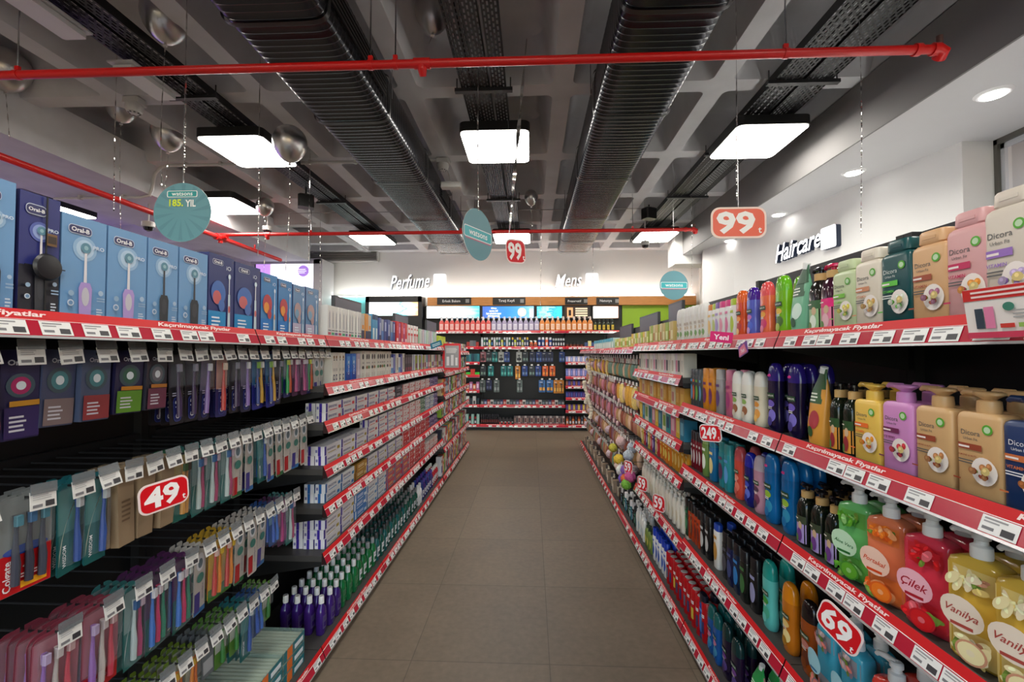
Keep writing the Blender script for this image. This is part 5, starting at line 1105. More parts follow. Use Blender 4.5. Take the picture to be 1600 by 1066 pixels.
row('R', Z5, 3.7, 4.3, 8, [flat_bottle(c, c2, l, h=.16, w=.05) for c, c2, l in (((30, 70, 60), (20, 24, 26), (90, 150, 130)), ((24, 26, 30), (200, 200, 200), (120, 160, 190)), ((60, 120, 130), (230, 230, 230), (210, 220, 220)))], 'dark small care bottle', W5, d=.05, rows=2)
# far bay of the right gondola
for z, wh, ts, n, what, rws in (
    (SRF[1], 'right far second shelf', [mk(.05, .13, c, [(.2, .8, .2, .7, c2)]) for c, c2 in (((220, 214, 200), (200, 196, 186)), ((206, 200, 186), (60, 60, 70)), ((214, 200, 210), (206, 120, 150)), ((226, 222, 214), (190, 180, 160)))], 18, 'cream care carton', 1),
    (SRF[2], 'right far third shelf', [mk(.07, .11, c, [(.2, .8, .2, .7, c2)]) for c, c2 in (((206, 150, 60), (220, 180, 90)), ((200, 140, 50), (214, 170, 90)), ((210, 196, 160), (190, 120, 110)))], 13, 'golden sponge pack', 1),
    (SRF[3], 'right far fourth shelf', [mk(.08, .14, c, [(.2, .8, .2, .7, c2)]) for c, c2 in (((40, 120, 150), (120, 180, 200)), ((226, 180, 40), (240, 220, 120)), ((206, 110, 140), (230, 190, 200)), ((60, 150, 150), (20, 70, 110)), ((220, 214, 190), (120, 160, 60)))], 12, 'teal and yellow wipe pack', 1)):
    row('R', z, 2.47, 3.48, n, ts, what, wh, d=.07, rows=rws)
row('R', SRF[4], 2.45, 2.75, 5, flat_bottle((206, 140, 30), (196, 120, 30), (230, 190, 100), h=.19, w=.055), 'amber soap bottle', 'right far fifth shelf', d=.05, rows=2)
row('R', SRF[4], 2.75, 3.0, 4, flat_bottle((220, 120, 30), (226, 150, 40), (240, 210, 90), h=.17, w=.055), 'orange soap bottle', 'right far fifth shelf', d=.05, rows=2)
row('R', SRF[4], 3.0, 3.48, 8, [flat_bottle(c, c2, l, h=.17, w=.055) for c, c2, l in (((196, 50, 60), (200, 40, 60), (230, 150, 150)), ((214, 190, 90), (206, 60, 50), (240, 230, 170)), ((80, 50, 120), (90, 60, 140), (190, 170, 220)))], 'red and violet soap bottle', 'right far fifth shelf', d=.05, rows=2)
row('R', SRF[5], 2.45, 3.48, 14, small_pump((222, 216, 202), (226, 222, 212), (206, 196, 170), h=.2, w=.062), 'cream pump bottle', 'right far sixth shelf', d=.05, rows=2)
for k, y in enumerate((2.75, 3.15, 3.6)):
    price_sign((XR-.035, y, .60), .1, .1, '59', (0, 0, RROT+.5), 'small red square price sign on the cream pump bottles, %s from the camera' % ordw(k+1), rim=(236, 226, 222))
# large price signs clipped to the rails
price_sign(at(1311, 980, 'X', XR-.07), .108, .078, '69', (0, .38, RROT+.30), 'red price sign sixty-nine in front of the aqua hand soaps')
price_sign(at(1110, 677, 'X', XR-.04), .11, .072, '249', (0, -.1, RROT+.5), 'red price sign two hundred forty-nine on the right third shelf', rim=(240, 238, 236))
price_sign(at(257, 773, 'X', -1.0), .125, .08, '49', (0, -.08, LROT-.35), 'red price sign forty-nine hanging over the hook packs')
# pink novelty tags
for (px, py), lab, rz in (((1127, 527), 'pink angled tag sticking out of the right top rail', .9), ((1161, 546), 'purple folded tag hanging below the right top rail', -.1)):
    t = bpy.data.objects.new('shelf_wobbler', None); COL.objects.link(t); t.location = at(px, py, 'X', XR-.05); t.rotation_euler = (0, .12 if rz > 0 else -.25, RROT+rz); tag(t, lab, 'shelf tag')
    mobj('card', MB().prism(rrect(.085, .042, .004), -.0008, .0008, (214, 30, 110) if rz > 0 else (110, 60, 150)).build('card'), t)
    d = Deco(flat(-.001)); d.text('Yeni', 0, 0, .028, (248, 236, 240), .03, 1.1, wmax=.07) if rz > 0 else d.poly([(-.04, -.018), (.04, -.018), (.02, .016), (-.03, .01)], (226, 120, 150)).text('Yeni', 0, -.004, .02, (248, 236, 240), .03); mobj('printed_text', d.build(), t)
# promo card at the right end of the top rail
t = bpy.data.objects.new('promotion_card', None); COL.objects.link(t); t.location = at(1566, 487, 'X', XR-.035); t.rotation_euler = (.12, 0, RROT); tag(t, 'red and white promotion card standing on the right top rail', 'card')
mobj('card', MB().prism(rrect(.12, .085, .003), -.001, .001, (236, 230, 226)).build('card'), t); d = Deco(flat(-.0012)); d.rect(-.06, .06, .022, .042, (206, 40, 36)).rect(-.06, .06, -.042, -.032, (206, 60, 90)).lines(-.045, .05, .025, .04, 2, (244, 220, 216))
d.rect(-.042, -.028, -.026, .008, (50, 66, 80)).rect(-.026, -.010, -.026, .010, (226, 130, 170)).ell(.014, .008, .009, .007, (60, 130, 110)).rect(-.002, .02, -.026, -.019, (206, 60, 50)).rect(.026, .045, -.026, -.019, (150, 190, 90)).lines(.02, .052, -.012, .004, 3, (170, 170, 170)); mobj('printed_offer', d.build(), t)

# ================================================================== LEFT HOOK BAY
CLR = (190, 200, 204, .08, 0, 0, .07)
def hook_t(seed):
    r = random.Random(seed); b = MB().tube([(0, .35, 0), (0, .02, 0), (0, .0, .004), (0, -.004, .012)], .0028, (40, 40, 42, .3), 8)
    hd = MB(); a = r.uniform(.1, .3); hd.box(-.026, .026, -.012, -.010, .008, .03, (120, 126, 130, .15, 0, 0, .6))
    c = MB().box(-.026, .026, -.0085, -.0075, -.024, .014, (226, 226, 222, .3)); dd = Deco(flat(-.0087)); dd.rect(.003, .021, -.020, -.008, (56, 56, 60), 1, 1).rect(-.022, -.003, -.019, -.013, (120, 120, 124), 1, 1).lines(-.022, .018, -.004, .008, 3, (175, 175, 176), seed)
    R = Matrix.Rotation(-a, 4, 'X')
    for m in (hd, c, dd.b): m.xf(R)
    return T('display_hook', 'hook', [('rod', b.build('rod')), ('ticket_holder', hd.build('h')), ('price_card', c.build('c'), None, [('printed_price', dd.build('printed_price'))])])
HOOKS = [hook_t(i) for i in range(4)]
def brush(b, x, z0, L, hcol, bcol, y=-.009):
    b.tube([(x, y, z0), (x+.001, y, z0+L*.3), (x-.001, y, z0+L*.55), (x, y, z0+L*.78), (x, y, z0+L)], [.007, .0075, .005, .0035, .006], hcol, 8)
    b.box(x-.0065, x+.0065, y-.010, y-.001, z0+L*.85, z0+L, bcol, .001)
def pack(w, h, card, art=None, brushes=(), bl=None, rnd=.008, name='toothbrush_pack', cat='toothbrush pack', thick=.0012):
    """origin at the euro hole on top; hangs down"""
    b = MB(); pts = rrect(w, h, rnd, 0, -h/2+.012); pts = pts[:12]+[(.005, .012), (.005, 0), (-.005, 0), (-.005, .012)]+pts[12:]
    zones = card if isinstance(card, list) else [(0, 1, card)]
    b.prism(pts, -thick/2, thick/2, zones[0][2])
    d = Deco(flat(-thick/2))
    for a, c, col in zones[1:]:
        c = min(c, (h-.0125)/h); d.rect(-w/2+.001, w/2-.001, -h+.012+a*h+.001, -h+.012+c*h-.001, col, 1, 1)
    if art: art(d, w, h, -h+.012)
    ps = [('backing_card', b.build('card')), ('printed_front', d.build('printed_front'))]
    if brushes:
        for (x, hc, bc) in brushes:
            q = MB(); brush(q, x*w, -h+.012+h*.1, h*.72, hc, bc); ps.append(('toothbrush', q.build('toothbrush')))
    if bl:
        z0, z1, bw = bl; c = MB(); Z0 = -h+.012+z0*h; Z1 = -h+.012+z1*h
        o = rrect(bw*w, Z1-Z0, .006, 0, (Z0+Z1)/2); i = rrect(bw*w-.008, Z1-Z0-.008, .005, 0, (Z0+Z1)/2); n = len(o)
        c.add([(x, -.001, z) for x, z in o]+[(x, -.018, z) for x, z in i], [(k, n+k, n+(k+1) % n, (k+1) % n) for k in range(n)]+[tuple(range(n, 2*n))], CLR)
        ps.append(('blister', c.build('blister')))
    return T(name, cat, ps)
def a_oral(d, w, h, z0):
    d.poly(rrect(w*.52, h*.33, w*.2, w*.02, z0+h*.2), (60, 76, 150)).poly(rrect(w*.46, h*.315, w*.19, w*.02, z0+h*.2), (28, 34, 96)).text('Oral-B', w*.02, z0+h*.2, w*.36, (232, 234, 240), .03, 1, rot=PI/2, wmax=h*.29); d.lines(-w*.3, w*.3, z0+h*.38, z0+h*.44, 2, (190, 190, 210))
def a_oral2(d, w, h, z0): a_oral(d, w, h, z0); d.poly(rrect(w*.6, h*.1, .006, w*.1, z0+h*.5), (236, 170, 30)).text('2+1', w*.1, z0+h*.5, h*.06, (60, 40, 40), .02)
def a_head(c1, c2, strip=None):
    def f(d, w, h, z0):
        d.text('Oral-B', 0, z0+h*.86, h*.085, (214, 218, 230), .03, 1.1, wmax=w*.8).ell(0, z0+h*.60, w*.38, w*.36, (60, 80, 90)).ell(0, z0+h*.60, w*.26, w*.26, c1).ell(0, z0+h*.6, w*.13, w*.13, (210, 220, 226))
        d.rect(-w*.42, w*.48, z0+h*.02, z0+h*.36, c2).lines(-w*.3, w*.3, z0+h*.08, z0+h*.28, 4, (200, 200, 210))
        if strip: d.rect(-w*.3, w*.48, z0+h*.37, z0+h*.43, strip)
    return f
def a_colg(d, w, h, z0):
    d.rect(-w/2+.001, w/2-.001, z0+.001, z0+h*.42, (196, 22, 28)).ell(0, z0+h*.44, w*.42, h*.05, (30, 70, 170)).text('Colgate', -w*.32, z0+h*.2, w*.2, (240, 236, 236), .02, rot=PI/2, wmax=h*.34).text('4X', w*.05, z0+h*.26, h*.09, (244, 236, 230), .02).rect(-w*.1, w*.4, z0+h*.04, z0+h*.11, (240, 170, 30)).lines(-w*.1, w*.4, z0+h*.14, z0+h*.2, 2, (236, 210, 210))
def a_swoosh(word, c1, c2, wc=(235, 240, 240)):
    def f(d, w, h, z0):
        pts = [(-w*.45, z0+h*.1)]+[(-w*.45+w*.8*t**2, z0+h*(.1+.75*t)) for t in (.2, .4, .6, .8, 1)]+[(-w*.4+w*.72*t**2, z0+h*(.12+.73*t)) for t in (.8, .6, .4, .2)]
        d.rect(-w/2+.001, w/2-.001, z0+.001, z0+h*.45, c1).poly(pts, c2).text(word, -w*.22, z0+h*.2, w*.2, wc, .01, rot=PI/2, wmax=h*.35)
    return f
def a_white(c1, word='sensodyne'):
    def f(d, w, h, z0): d.ell(0, z0+h*.75, w*.34, h*.13, (200, 204, 210)).ell(0, z0+h*.73, w*.2, h*.07, (90, 110, 120)).rect(-w*.45, 0, z0+h*.04, z0+h*.32, c1).text(word, w*.22, z0+h*.3, w*.2, (60, 60, 110), 0, rot=PI/2, wmax=h*.45).ell(0, z0+h*.52, w*.3, h*.07, (60, 120, 110))
    return f
PK = {
 'navy': pack(.056, .225, [(0, 1, (28, 30, 55)), (.42, 1, (100, 94, 117))], a_oral, [(0, (126, 100, 159), (193, 193, 201))], (.45, .95, .7)),
 'navyred': pack(.056, .225, [(0, 1, (33, 36, 92)), (.42, 1, (164, 126, 117))], a_oral, [(0, (173, 58, 50), (201, 184, 168))], (.45, .95, .7)),
 'blue': pack(.07, .225, [(0, 1, (28, 36, 126)), (.42, 1, (50, 100, 142))], a_oral2, [(-.15, (50, 67, 126), (126, 168, 75)), (.2, (184, 142, 50), (201, 201, 201))], (.56, .96, .8)),
 'dark': pack(.056, .22, [(0, 1, (23, 23, 30)), (.5, 1, (45, 42, 55))], a_oral, [(0, (58, 42, 75), (126, 126, 142))], (.5, .95, .7)),
 'rose': pack(.05, .2, [(0, 1, (75, 42, 75)), (.4, 1, (142, 92, 126))], None, [(-.15, (159, 42, 109), (193, 184, 193)), (.2, (100, 33, 92), (184, 176, 193))], (.1, .95, .85)),
 'multi': pack(.06, .2, [(0, 1, (25, 36, 100)), (.4, 1, (117, 134, 151))], a_oral, [(-.2, (33, 142, 75), (193, 201, 75)), (.2, (184, 75, 33), (193, 193, 193))], (.42, .95, .85)),
 'silver': pack(.08, .17, (62, 70, 100), a_head((67, 126, 134), (126, 109, 109)), thick=.018, rnd=.002), 'silver2': pack(.08, .17, (68, 80, 109), a_head((67, 126, 134), (142, 50, 55)), thick=.018, rnd=.002),
 'violet': pack(.07, .185, (33, 30, 70), a_head((164, 33, 92), (47, 33, 87), (189, 134, 33)), thick=.018, rnd=.002), 'green': pack(.08, .165, (30, 28, 65), a_head((50, 92, 75), (92, 142, 42), (193, 126, 33)), thick=.018, rnd=.002),
 'grey': pack(.08, .165, (36, 36, 52), a_head((100, 100, 109), (109, 50, 75), (184, 117, 42)), thick=.018, rnd=.002),
 'colg': pack(.1, .2, (126, 131, 131), a_colg, [(-.25, (58, 62, 75), (75, 126, 142)), (0, (50, 50, 63), (67, 109, 151)), (.25, (58, 62, 75), (75, 126, 142))], (.42, .96, .9)),
 'teal': pack(.062, .21, [(0, 1, (25, 100, 109)), (.45, 1, (67, 126, 126))], a_swoosh('WISDOM', (16, 92, 92), (179, 189, 168)), [(.2, (25, 67, 142), (184, 189, 193))], (.1, .95, .85)),
 'tan': pack(.05, .2, (139, 119, 94), lambda d, w, h, z0: d.lines(-w*.3, w*.3, z0+h*.3, z0+h*.6, 5, (100, 80, 60)), name='bamboo_brush_box', cat='brush box', thick=.02, rnd=.001),
 'tangreen': pack(.06, .21, [(0, 1, (50, 100, 75)), (.3, 1, (159, 142, 92))], a_swoosh('', (25, 92, 84), (193, 184, 159)), [(0, (179, 126, 50), (50, 84, 50)), (.22, (168, 117, 50), (58, 50, 42))], (.1, .96, .9)),
 'pink': pack(.1, .21, [(0, 1, (126, 50, 67)), (.25, 1, (156, 89, 104))], lambda d, w, h, z0: d.rect(-w*.48, w*.48, z0+.002, z0+h*.24, (168, 25, 28)).text('Colgate', 0, z0+h*.13, h*.07, (201, 193, 193), .02, wmax=w*.8), [(-.3, (126, 84, 151), (168, 151, 184)), (-.05, (173, 164, 159), (193, 184, 184)), (.2, (179, 58, 75), (189, 159, 159))], (.24, .96, .92), rnd=.02),
 'purple': pack(.085, .22, [(0, 1, (75, 33, 80)), (.0, .35, (16, 80, 73))], a_swoosh('WISDOM', (15, 80, 73), (25, 109, 100)), [(-.3, (33, 92, 168), (193, 193, 201)), (-.05, (176, 33, 84), (201, 193, 201)), (.2, (33, 117, 92), (193, 201, 201))], (.05, .95, .92), rnd=.02),
 'mint': pack(.06, .22, [(0, 1, (50, 109, 109)), (.4, 1, (117, 142, 142))], a_swoosh('', (33, 100, 97), (184, 193, 193)), [(-.1, (164, 179, 179), (50, 92, 142)), (.2, (151, 50, 92), (176, 159, 176))], (.05, .95, .9), rnd=.02),
 'kids': pack(.06, .21, [(0, 1, (186, 151, 42)), (0, .2, (50, 109, 42))], None, [(-.18, (173, 42, 33), (201, 168, 159)), (.18, (201, 117, 16), (201, 168, 50))], (.08, .95, .92), rnd=.015),
 'white': pack(.065, .22, (179, 174, 168), a_white((164, 25, 33))), 'whiteb': pack(.06, .22, [(0, 1, (176, 173, 168)), (0, .08, (33, 100, 159))], a_white((58, 50, 126))), 'whiteg': pack(.06, .22, [(0, 1, (178, 173, 166)), (0, .08, (33, 100, 58))], a_white((164, 25, 33), 'parodontax')),
 'floss': pack(.055, .15, [(0, 1, (80, 126, 50)), (.35, 1, (164, 168, 159))], None, [(0, (50, 109, 50), (184, 193, 184))], (.4, .95, .8), name='interdental_pack', cat='dental pack'),
 'orange': pack(.05, .17, [(0, 1, (92, 117, 33)), (.3, 1, (159, 168, 151))], None, [(-.1, (193, 109, 16), (201, 159, 50)), (.2, (188, 92, 16), (201, 159, 50))], (.05, .95, .85), name='interdental_pack', cat='dental pack'),
 'bluep': pack(.06, .17, [(0, 1, (30, 67, 126)), (.5, 1, (100, 134, 159))], None, [(-.2, (33, 75, 159), (168, 184, 201)), (.2, (42, 92, 168), (176, 189, 201))], (.05, .95, .9)),
 'refill': pack(.055, .14, (92, 100, 105), lambda d, w, h, z0: d.rect(-w*.4, w*.4, z0+h*.1, z0+h*.4, (159, 164, 168)).lines(-w*.3, w*.3, z0+h*.5, z0+h*.7, 3, (142, 147, 151)), name='dental_floss_pack', cat='dental pack'),
}
DESC = {'navy': 'navy pack with lilac toothbrush', 'navyred': 'navy pack with red toothbrush', 'blue': 'royal blue double toothbrush pack', 'dark': 'dark charcoal toothbrush pack', 'rose': 'rose toothbrush pack', 'multi': 'blue pack with bright toothbrushes', 'silver': 'silver blue brush head pack', 'silver2': 'silver blue red-picture pack', 'violet': 'violet brush head pack', 'green': 'green label brush head pack', 'grey': 'grey brush head pack', 'colg': 'red and clear toothbrush pack', 'teal': 'teal toothbrush pack', 'tan': 'plain tan bamboo brush box', 'tangreen': 'tan green bamboo brush pack', 'pink': 'pink pack of three toothbrushes', 'purple': 'purple pack of three toothbrushes', 'mint': 'mint and magenta toothbrush pack', 'kids': 'yellow childrens toothbrush pack', 'white': 'white and red toothbrush pack', 'whiteb': 'white and violet toothbrush pack', 'whiteg': 'white and green toothbrush pack', 'floss': 'green interdental brush pack', 'orange': 'orange interdental brush pack', 'bluep': 'plain blue toothbrush pack', 'refill': 'grey dental floss pack'}
HX = -1.055
def hook_row(z, items, where, depth, start=None, gap=.010, step=.021, x=HX):
    """items: (y, key); the rod tips sit at x, packs fill `depth` places behind the front one"""
    r = random.Random(int(z*100))
    for i, (y, key) in enumerate(items):
        hk = HOOKS[r.randrange(4)]
        put(hk, 'wire hook with price card', where, (x+.012, y, z+.0035), LROT, group=True, tilt=(0, r.uniform(-.08, .08)))
        if not key: continue
        for k in range(depth):
            if k > 1 and r.random() < .06: continue
            xx = x-gap-k*step-r.uniform(0, .004)
            put(PK[key], DESC[key], where, (xx, y+r.uniform(-.003, .003), z), LROT+r.uniform(-.10, .10)+(.04), extra=('front', 'second deep', 'third deep', 'fourth deep', 'fifth deep', 'sixth deep', 'seventh deep')[k], tilt=(r.uniform(-.03, .03), r.uniform(-.05, .05)))
def seq(y0, keys, gap=.006):
    out = []; y = y0
    for k in keys:
        w = {'silver': .08, 'silver2': .08, 'green': .08, 'grey': .08, 'violet': .07, 'colg': .1, 'pink': .1, 'purple': .085, 'blue': .07, 'white': .065}.get(k, .06) if k else .06
        out.append((y+w/2, k)); y += w+gap
    return out
hook_row(1.495, seq(.765, ['grey', 'violet', 'silver', 'silver2', 'green', 'grey', 'dark', 'dark', 'navy', 'navyred', 'dark', 'navy', 'blue', 'blue', 'dark', 'multi', 'rose', 'rose', 'multi', 'whiteb', 'whiteb']), 'left first hook row', 4)
hook_row(1.19, seq(.76, ['colg', 'colg', 'teal', 'teal', 'tan', 'tan', 'tan', 'tangreen', 'mint', 'mint', 'mint', 'whiteg', 'whiteb', 'teal', 'whiteb', 'whiteg', 'white', 'whiteb', 'white']), 'left second hook row', 4)
hook_row(.87, seq(.93, ['pink', 'pink', 'mint', 'purple', 'purple', 'whiteb', 'kids', 'kids', 'whiteg', 'white', 'whiteb', 'bluep', 'rose', 'mint']), 'left third hook row', 5)
hook_row(.565, seq(.92, ['bluep', 'bluep', 'pink', 'white', 'orange', 'orange', 'orange', 'refill', 'floss', 'floss', 'teal', 'bluep', 'floss']), 'left fourth hook row', 5)
for z, y0, y1, nm in ((1.41, .1, 2.1, 'upper'), (.0, 0, 0, '')):
    if nm: pass
hb_ = MB()
# crossbars the hooks hang on
for k, z in enumerate((1.507, 1.202, .882, .577)):
    small('crossbar', MB().box(-.012, .012, -.75, .75, -.012, .012, (30, 30, 32, .4)), (-1.408, 1.36, z), 'black steel crossbar carrying the %s hook row at left' % ordw(k+1), 'rail')

# ================================================================== RIGHT HOOK BAY: bath accessories
def mitt(col, w=.13, h=.2):
    pts = [(-w*.3, -h), (w*.3, -h)]+[(w*.5*math.cos(a), -h*.45+h*.30*math.sin(a)) for a in [PI*k/10 for k in range(11)]]
    b = MB().loft([(-h, w*.75, .03), (-h*.8, w*.98, .05), (-h*.45, w, .055), (-h*.2, w*.8, .045), (-h*.1, w*.5, .03), (-.02, w*.4, .02)], nmat('terry', col, .9, 60, .2, .4), 2.4, 20)
    return T('bath_mitt', 'bath mitt', [('mitt_body', b.build('b')), ('cuff', MB().loft([(-.035, w*.44, .026), (-.012, w*.42, .024)], (236, 232, 220, .7), 2.4, 18).build('c')), ('loop', MB().tube([(0, 0, -.015), (-.008, 0, 0), (0, 0, .008), (.008, 0, 0), (0, 0, -.015)], .0015, (230, 230, 225), 6).build('l'))])
def puff(col, r=.05, seed=0):
    rr = random.Random(seed); b = MB(); n = 14; ph = [rr.uniform(0, 6) for _ in range(4)]; vs = []; fs = []; N = 26
    for i in range(n+1):
        t = PI*i/n
        for j in range(N):
            a = 2*PI*j/N; q = r*(1+.10*math.sin(7*a+ph[0]+3*t)+.08*math.sin(5*t*2+ph[1]+4*a))
            vs.append((q*math.sin(t)*math.cos(a), q*math.sin(t)*math.sin(a), -q*math.cos(t)))
    for i in range(n):
        for j in range(N): fs.append((i*N+j, i*N+(j+1) % N, (i+1)*N+(j+1) % N, (i+1)*N+j))
    b.add(vs, fs, nmat('mesh_net', col, .7, 90, .25, .6))
    return T('bath_puff', 'bath puff', [('net_ball', b.build('b', 180)), ('cord', MB().tube([(0, 0, r*.9), (-.012, 0, r*1.3), (0, 0, r*1.7), (.012, 0, r*1.3), (0, 0, r*.9)], .0018, (236, 236, 232), 6).build('c'))])
def backbrush(col, head, L=.22):
    b = MB().tube([(0, 0, 0), (.004, -.006, -L*.3), (-.004, -.008, -L*.55), (0, 0, -L*.72)], [.006, .007, .0075, .008], col, 10).loft([(-L, .03, .016), (-L*.97, .05, .02), (-L*.84, .056, .022), (-L*.73, .03, .016)], col, 2.2, 18)
    h = MB().loft([(-L*.98, .03, .022, 0, -.012), (-L*.95, .042, .026, 0, -.014), (-L*.82, .044, .026, 0, -.014), (-L*.77, .03, .02, 0, -.012)], head, 2.4, 16)
    return T('back_brush', 'brush', [('handle', b.build('b')), ('bristle_pad', h.build('h'))])
def bagpack(col, card, w=.1, h=.17, nm='accessory_pack'):
    b = MB().loft([(-h, w*.8, .012), (-h*.9, w, .04), (-h*.5, w*.96, .045), (-h*.25, w, .02)], col, 4, 20)
    c = MB().prism(rrect(w, h*.26, .004, 0, -h*.13+.01), -.0012, .0012, card); d = Deco(flat(-.0014)); d.lines(-w*.35, w*.35, -h*.2, -h*.06, 3, (110, 110, 110))
    return T(nm, 'accessory pack', [('pouch', b.build('b')), ('header_card', c.build('c'), None, [('printed_text', d.build())])])
def strip(col, L=.5, w=.075, seed=0):
    r = random.Random(seed); s = []
    for i in range(26):
        t = i/25; s.append((-L*(1-t), w*(1+.14*math.sin(i*2.1+seed)), .045*(1+.2*math.sin(i*1.7)), .06*math.sin(t*2.2+seed), .02*math.sin(t*5)))
    return T('back_scrubber', 'bath scrubber', [('towelling', MB().loft(s, nmat('towelling', col, .95, 70, .12, .6), 3, 18).build('b')), ('loop', MB().tube([(0, 0, -.01), (-.01, 0, .01), (0, 0, .02), (.01, 0, .01), (0, 0, -.01)], .003, (236, 232, 220), 6).build('l'))])
HR = [mitt((214, 160, 60)), mitt((226, 200, 120)), bagpack((170, 110, 90), (230, 226, 220)), bagpack((206, 130, 150), (236, 230, 230)), backbrush((150, 90, 110), (220, 190, 190)), backbrush((180, 150, 160), (90, 60, 70)), bagpack((190, 150, 100), (220, 210, 200)), bagpack((150, 80, 60), (60, 50, 50)), puff((214, 190, 200), .045, 3), bagpack((110, 150, 130), (226, 230, 220)), bagpack((226, 190, 160), (190, 60, 70)), puff((230, 220, 190), .05, 5)]
DR = ['gold bath mitt', 'pale yellow bath mitt', 'brown accessory pack', 'pink accessory pack', 'mauve back brush', 'lilac back brush', 'tan accessory pack', 'dark brown accessory pack', 'blush bath puff', 'sage green accessory pack', 'peach red-card accessory pack', 'cream bath puff']
rh = random.Random(12)
def peg(L=.33): return T('display_hook', 'hook', [('rod', MB().tube([(0, L, 0), (0, 0, 0), (0, -.004, .012)], .003, (150, 150, 150, .3), 8).build('rod')), ('price_card', MB().box(-.024, .024, -.009, -.008, .0, .03, (228, 228, 226)).build('c'))])
PEG = peg()
def acc_row(z, y0, y1, picks, depth, where, xf=XR+.06, step=.05):
    y = y0; i = 0
    while y < y1:
        k = picks[i % len(picks)]; i += 1
        put(PEG, 'thin steel hook', where, (xf-.01, y+HR[k].w/2, z+.0145), RROT)
        for q in range(depth):
            zz = z-(.095 if 'puff' in DR[k] else .0)
            put(HR[k], DR[k], where, (xf+.03+q*(HR[k].d+.012), y+HR[k].w/2, zz), RROT+rh.uniform(-.12, .12), extra=('front', 'second deep', 'third deep')[q])
        y += HR[k].w+rh.uniform(.008, .02)
acc_row(1.44, 3.56, 5.2, [9, 10, 9, 9, 6], 2, 'right first hook row'); acc_row(1.44, 5.2, 7.2, [1, 2, 0, 3, 8], 2, 'right first hook row')
acc_row(1.22, 3.56, 4.5, [0, 10, 1, 0], 2, 'right second hook row'); acc_row(1.22, 4.5, 7.2, [4, 5, 7, 4, 3, 2, 6], 2, 'right second hook row')
acc_row(.98, 3.56, 4.6, [10, 6, 2, 7], 2, 'right third hook row'); acc_row(.98, 4.6, 7.2, [4, 3, 4, 5, 7], 2, 'right third hook row')
acc_row(.72, 3.7, 7.2, [10, 6, 2, 5, 4, 7, 8, 6], 2, 'right fourth hook row')
acc_row(.46, 4.4, 7.2, [8, 7, 6, 2, 9, 7], 2, 'right fifth hook row')
for k, z in enumerate((1.452, 1.232, .992, .732, .472)): small('crossbar', MB().box(-.012, .012, -1.88, 1.88, -.012, .012, (30, 30, 32, .4)), (XR+.405, 5.4, z), 'black steel crossbar carrying the %s hook row at right' % ordw(k+1), 'rail')
# things on top of the hook bay
row('R', 1.538, 3.6, 4.5, 10, [mk(.08, .10, c, [(.1, .9, .3, .7, c2)]) for c, c2 in (((220, 226, 150), (150, 180, 50)), ((230, 200, 120), (200, 140, 60)), ((196, 206, 90), (240, 240, 200)))], 'small yellow soap carton', 'right hook bay top', d=.08)
row('R', 1.538, 4.6, 6.0, 14, [mk(.09, .12, (196, 220, 210), [(0, 1, .7, 1, (60, 170, 200)), (.1, .9, .1, .6, (226, 236, 230))])], 'pale mint carton with blue top', 'right hook bay top', d=.08)
# folded white scrubbers hanging out of the far end
for k, (px, py, y) in enumerate(((921, 566, 6.0), (915, 596, 6.3), (922, 618, 6.1))):
    p = at(px, py, 'Y', y); p.x = max(p.x, .70)
    place(strip((228, 220, 200), .3, .07, k), p, RROT, 'cream towelling back scrubber hanging at the far right hooks, %s from the top' % ordw(k+1), 'cream back scrubbers', (0, .25))
    tag(mobj('clip_strip', MB().tube([(0, 0, 0), (.05, 0, 0)], .003, STEEL, 6).build('s'), None, (p.x, p.y, p.z+.012)), 'short steel clip holding the %s cream back scrubber' % ordw(k+1), 'hook')
# yellow gloves and coloured puffs over the base shelf
for k, (px, py, y, c, r) in enumerate(((948, 718, 3.9, (226, 190, 60), .05), (958, 700, 4.2, (200, 190, 70), .045), (967, 712, 4.0, (90, 80, 80), .04), (965, 728, 3.9, (226, 200, 190), .045), (978, 735, 3.7, (130, 90, 170), .05), (950, 735, 3.8, (236, 236, 226), .05), (985, 745, 3.6, (206, 90, 150), .05), (975, 757, 3.6, (120, 180, 60), .045), (957, 748, 3.7, (120, 90, 190), .05), (968, 748, 3.65, (226, 110, 60), .04), (982, 712, 3.8, (190, 200, 210), .05), (988, 700, 3.85, (180, 190, 205), .05), (970, 690, 4.1, (226, 190, 190), .05))):
    p = at(px, py, 'Y', y); p.x = max(p.x, XR-.05); nm = ('mustard', 'olive yellow', 'charcoal', 'blush', 'violet', 'white', 'magenta', 'lime', 'lavender', 'orange', 'pale grey', 'silver blue', 'rose')[k]
    r *= .85; place(puff(c, r, k+10), p, RROT, '%s bath puff hanging in the cluster over the right base shelf' % nm, 'coloured bath puffs')
    tag(mobj('clip_strip', MB().tube([(0, 0, 0), (max(.05, XR+.42-p.x), 0, 0)], .002, STEEL, 6).build('s'), None, (p.x, p.y, p.z+r*1.7-.004)), 'thin steel rod holding the %s bath puff' % nm, 'hook')
row('R', SR[4], 4.35, 7.1, 24, [small_pump((60, 50, 46), (200, 190, 170), (190, 170, 140), h=.15), flat_bottle((190, 180, 160), (70, 60, 56), (120, 80, 70), h=.14), mk(.07, .12, (150, 130, 110), [(.1, .9, .2, .7, (226, 216, 200))])], 'brown and cream bath item', 'right base shelf', d=.07)

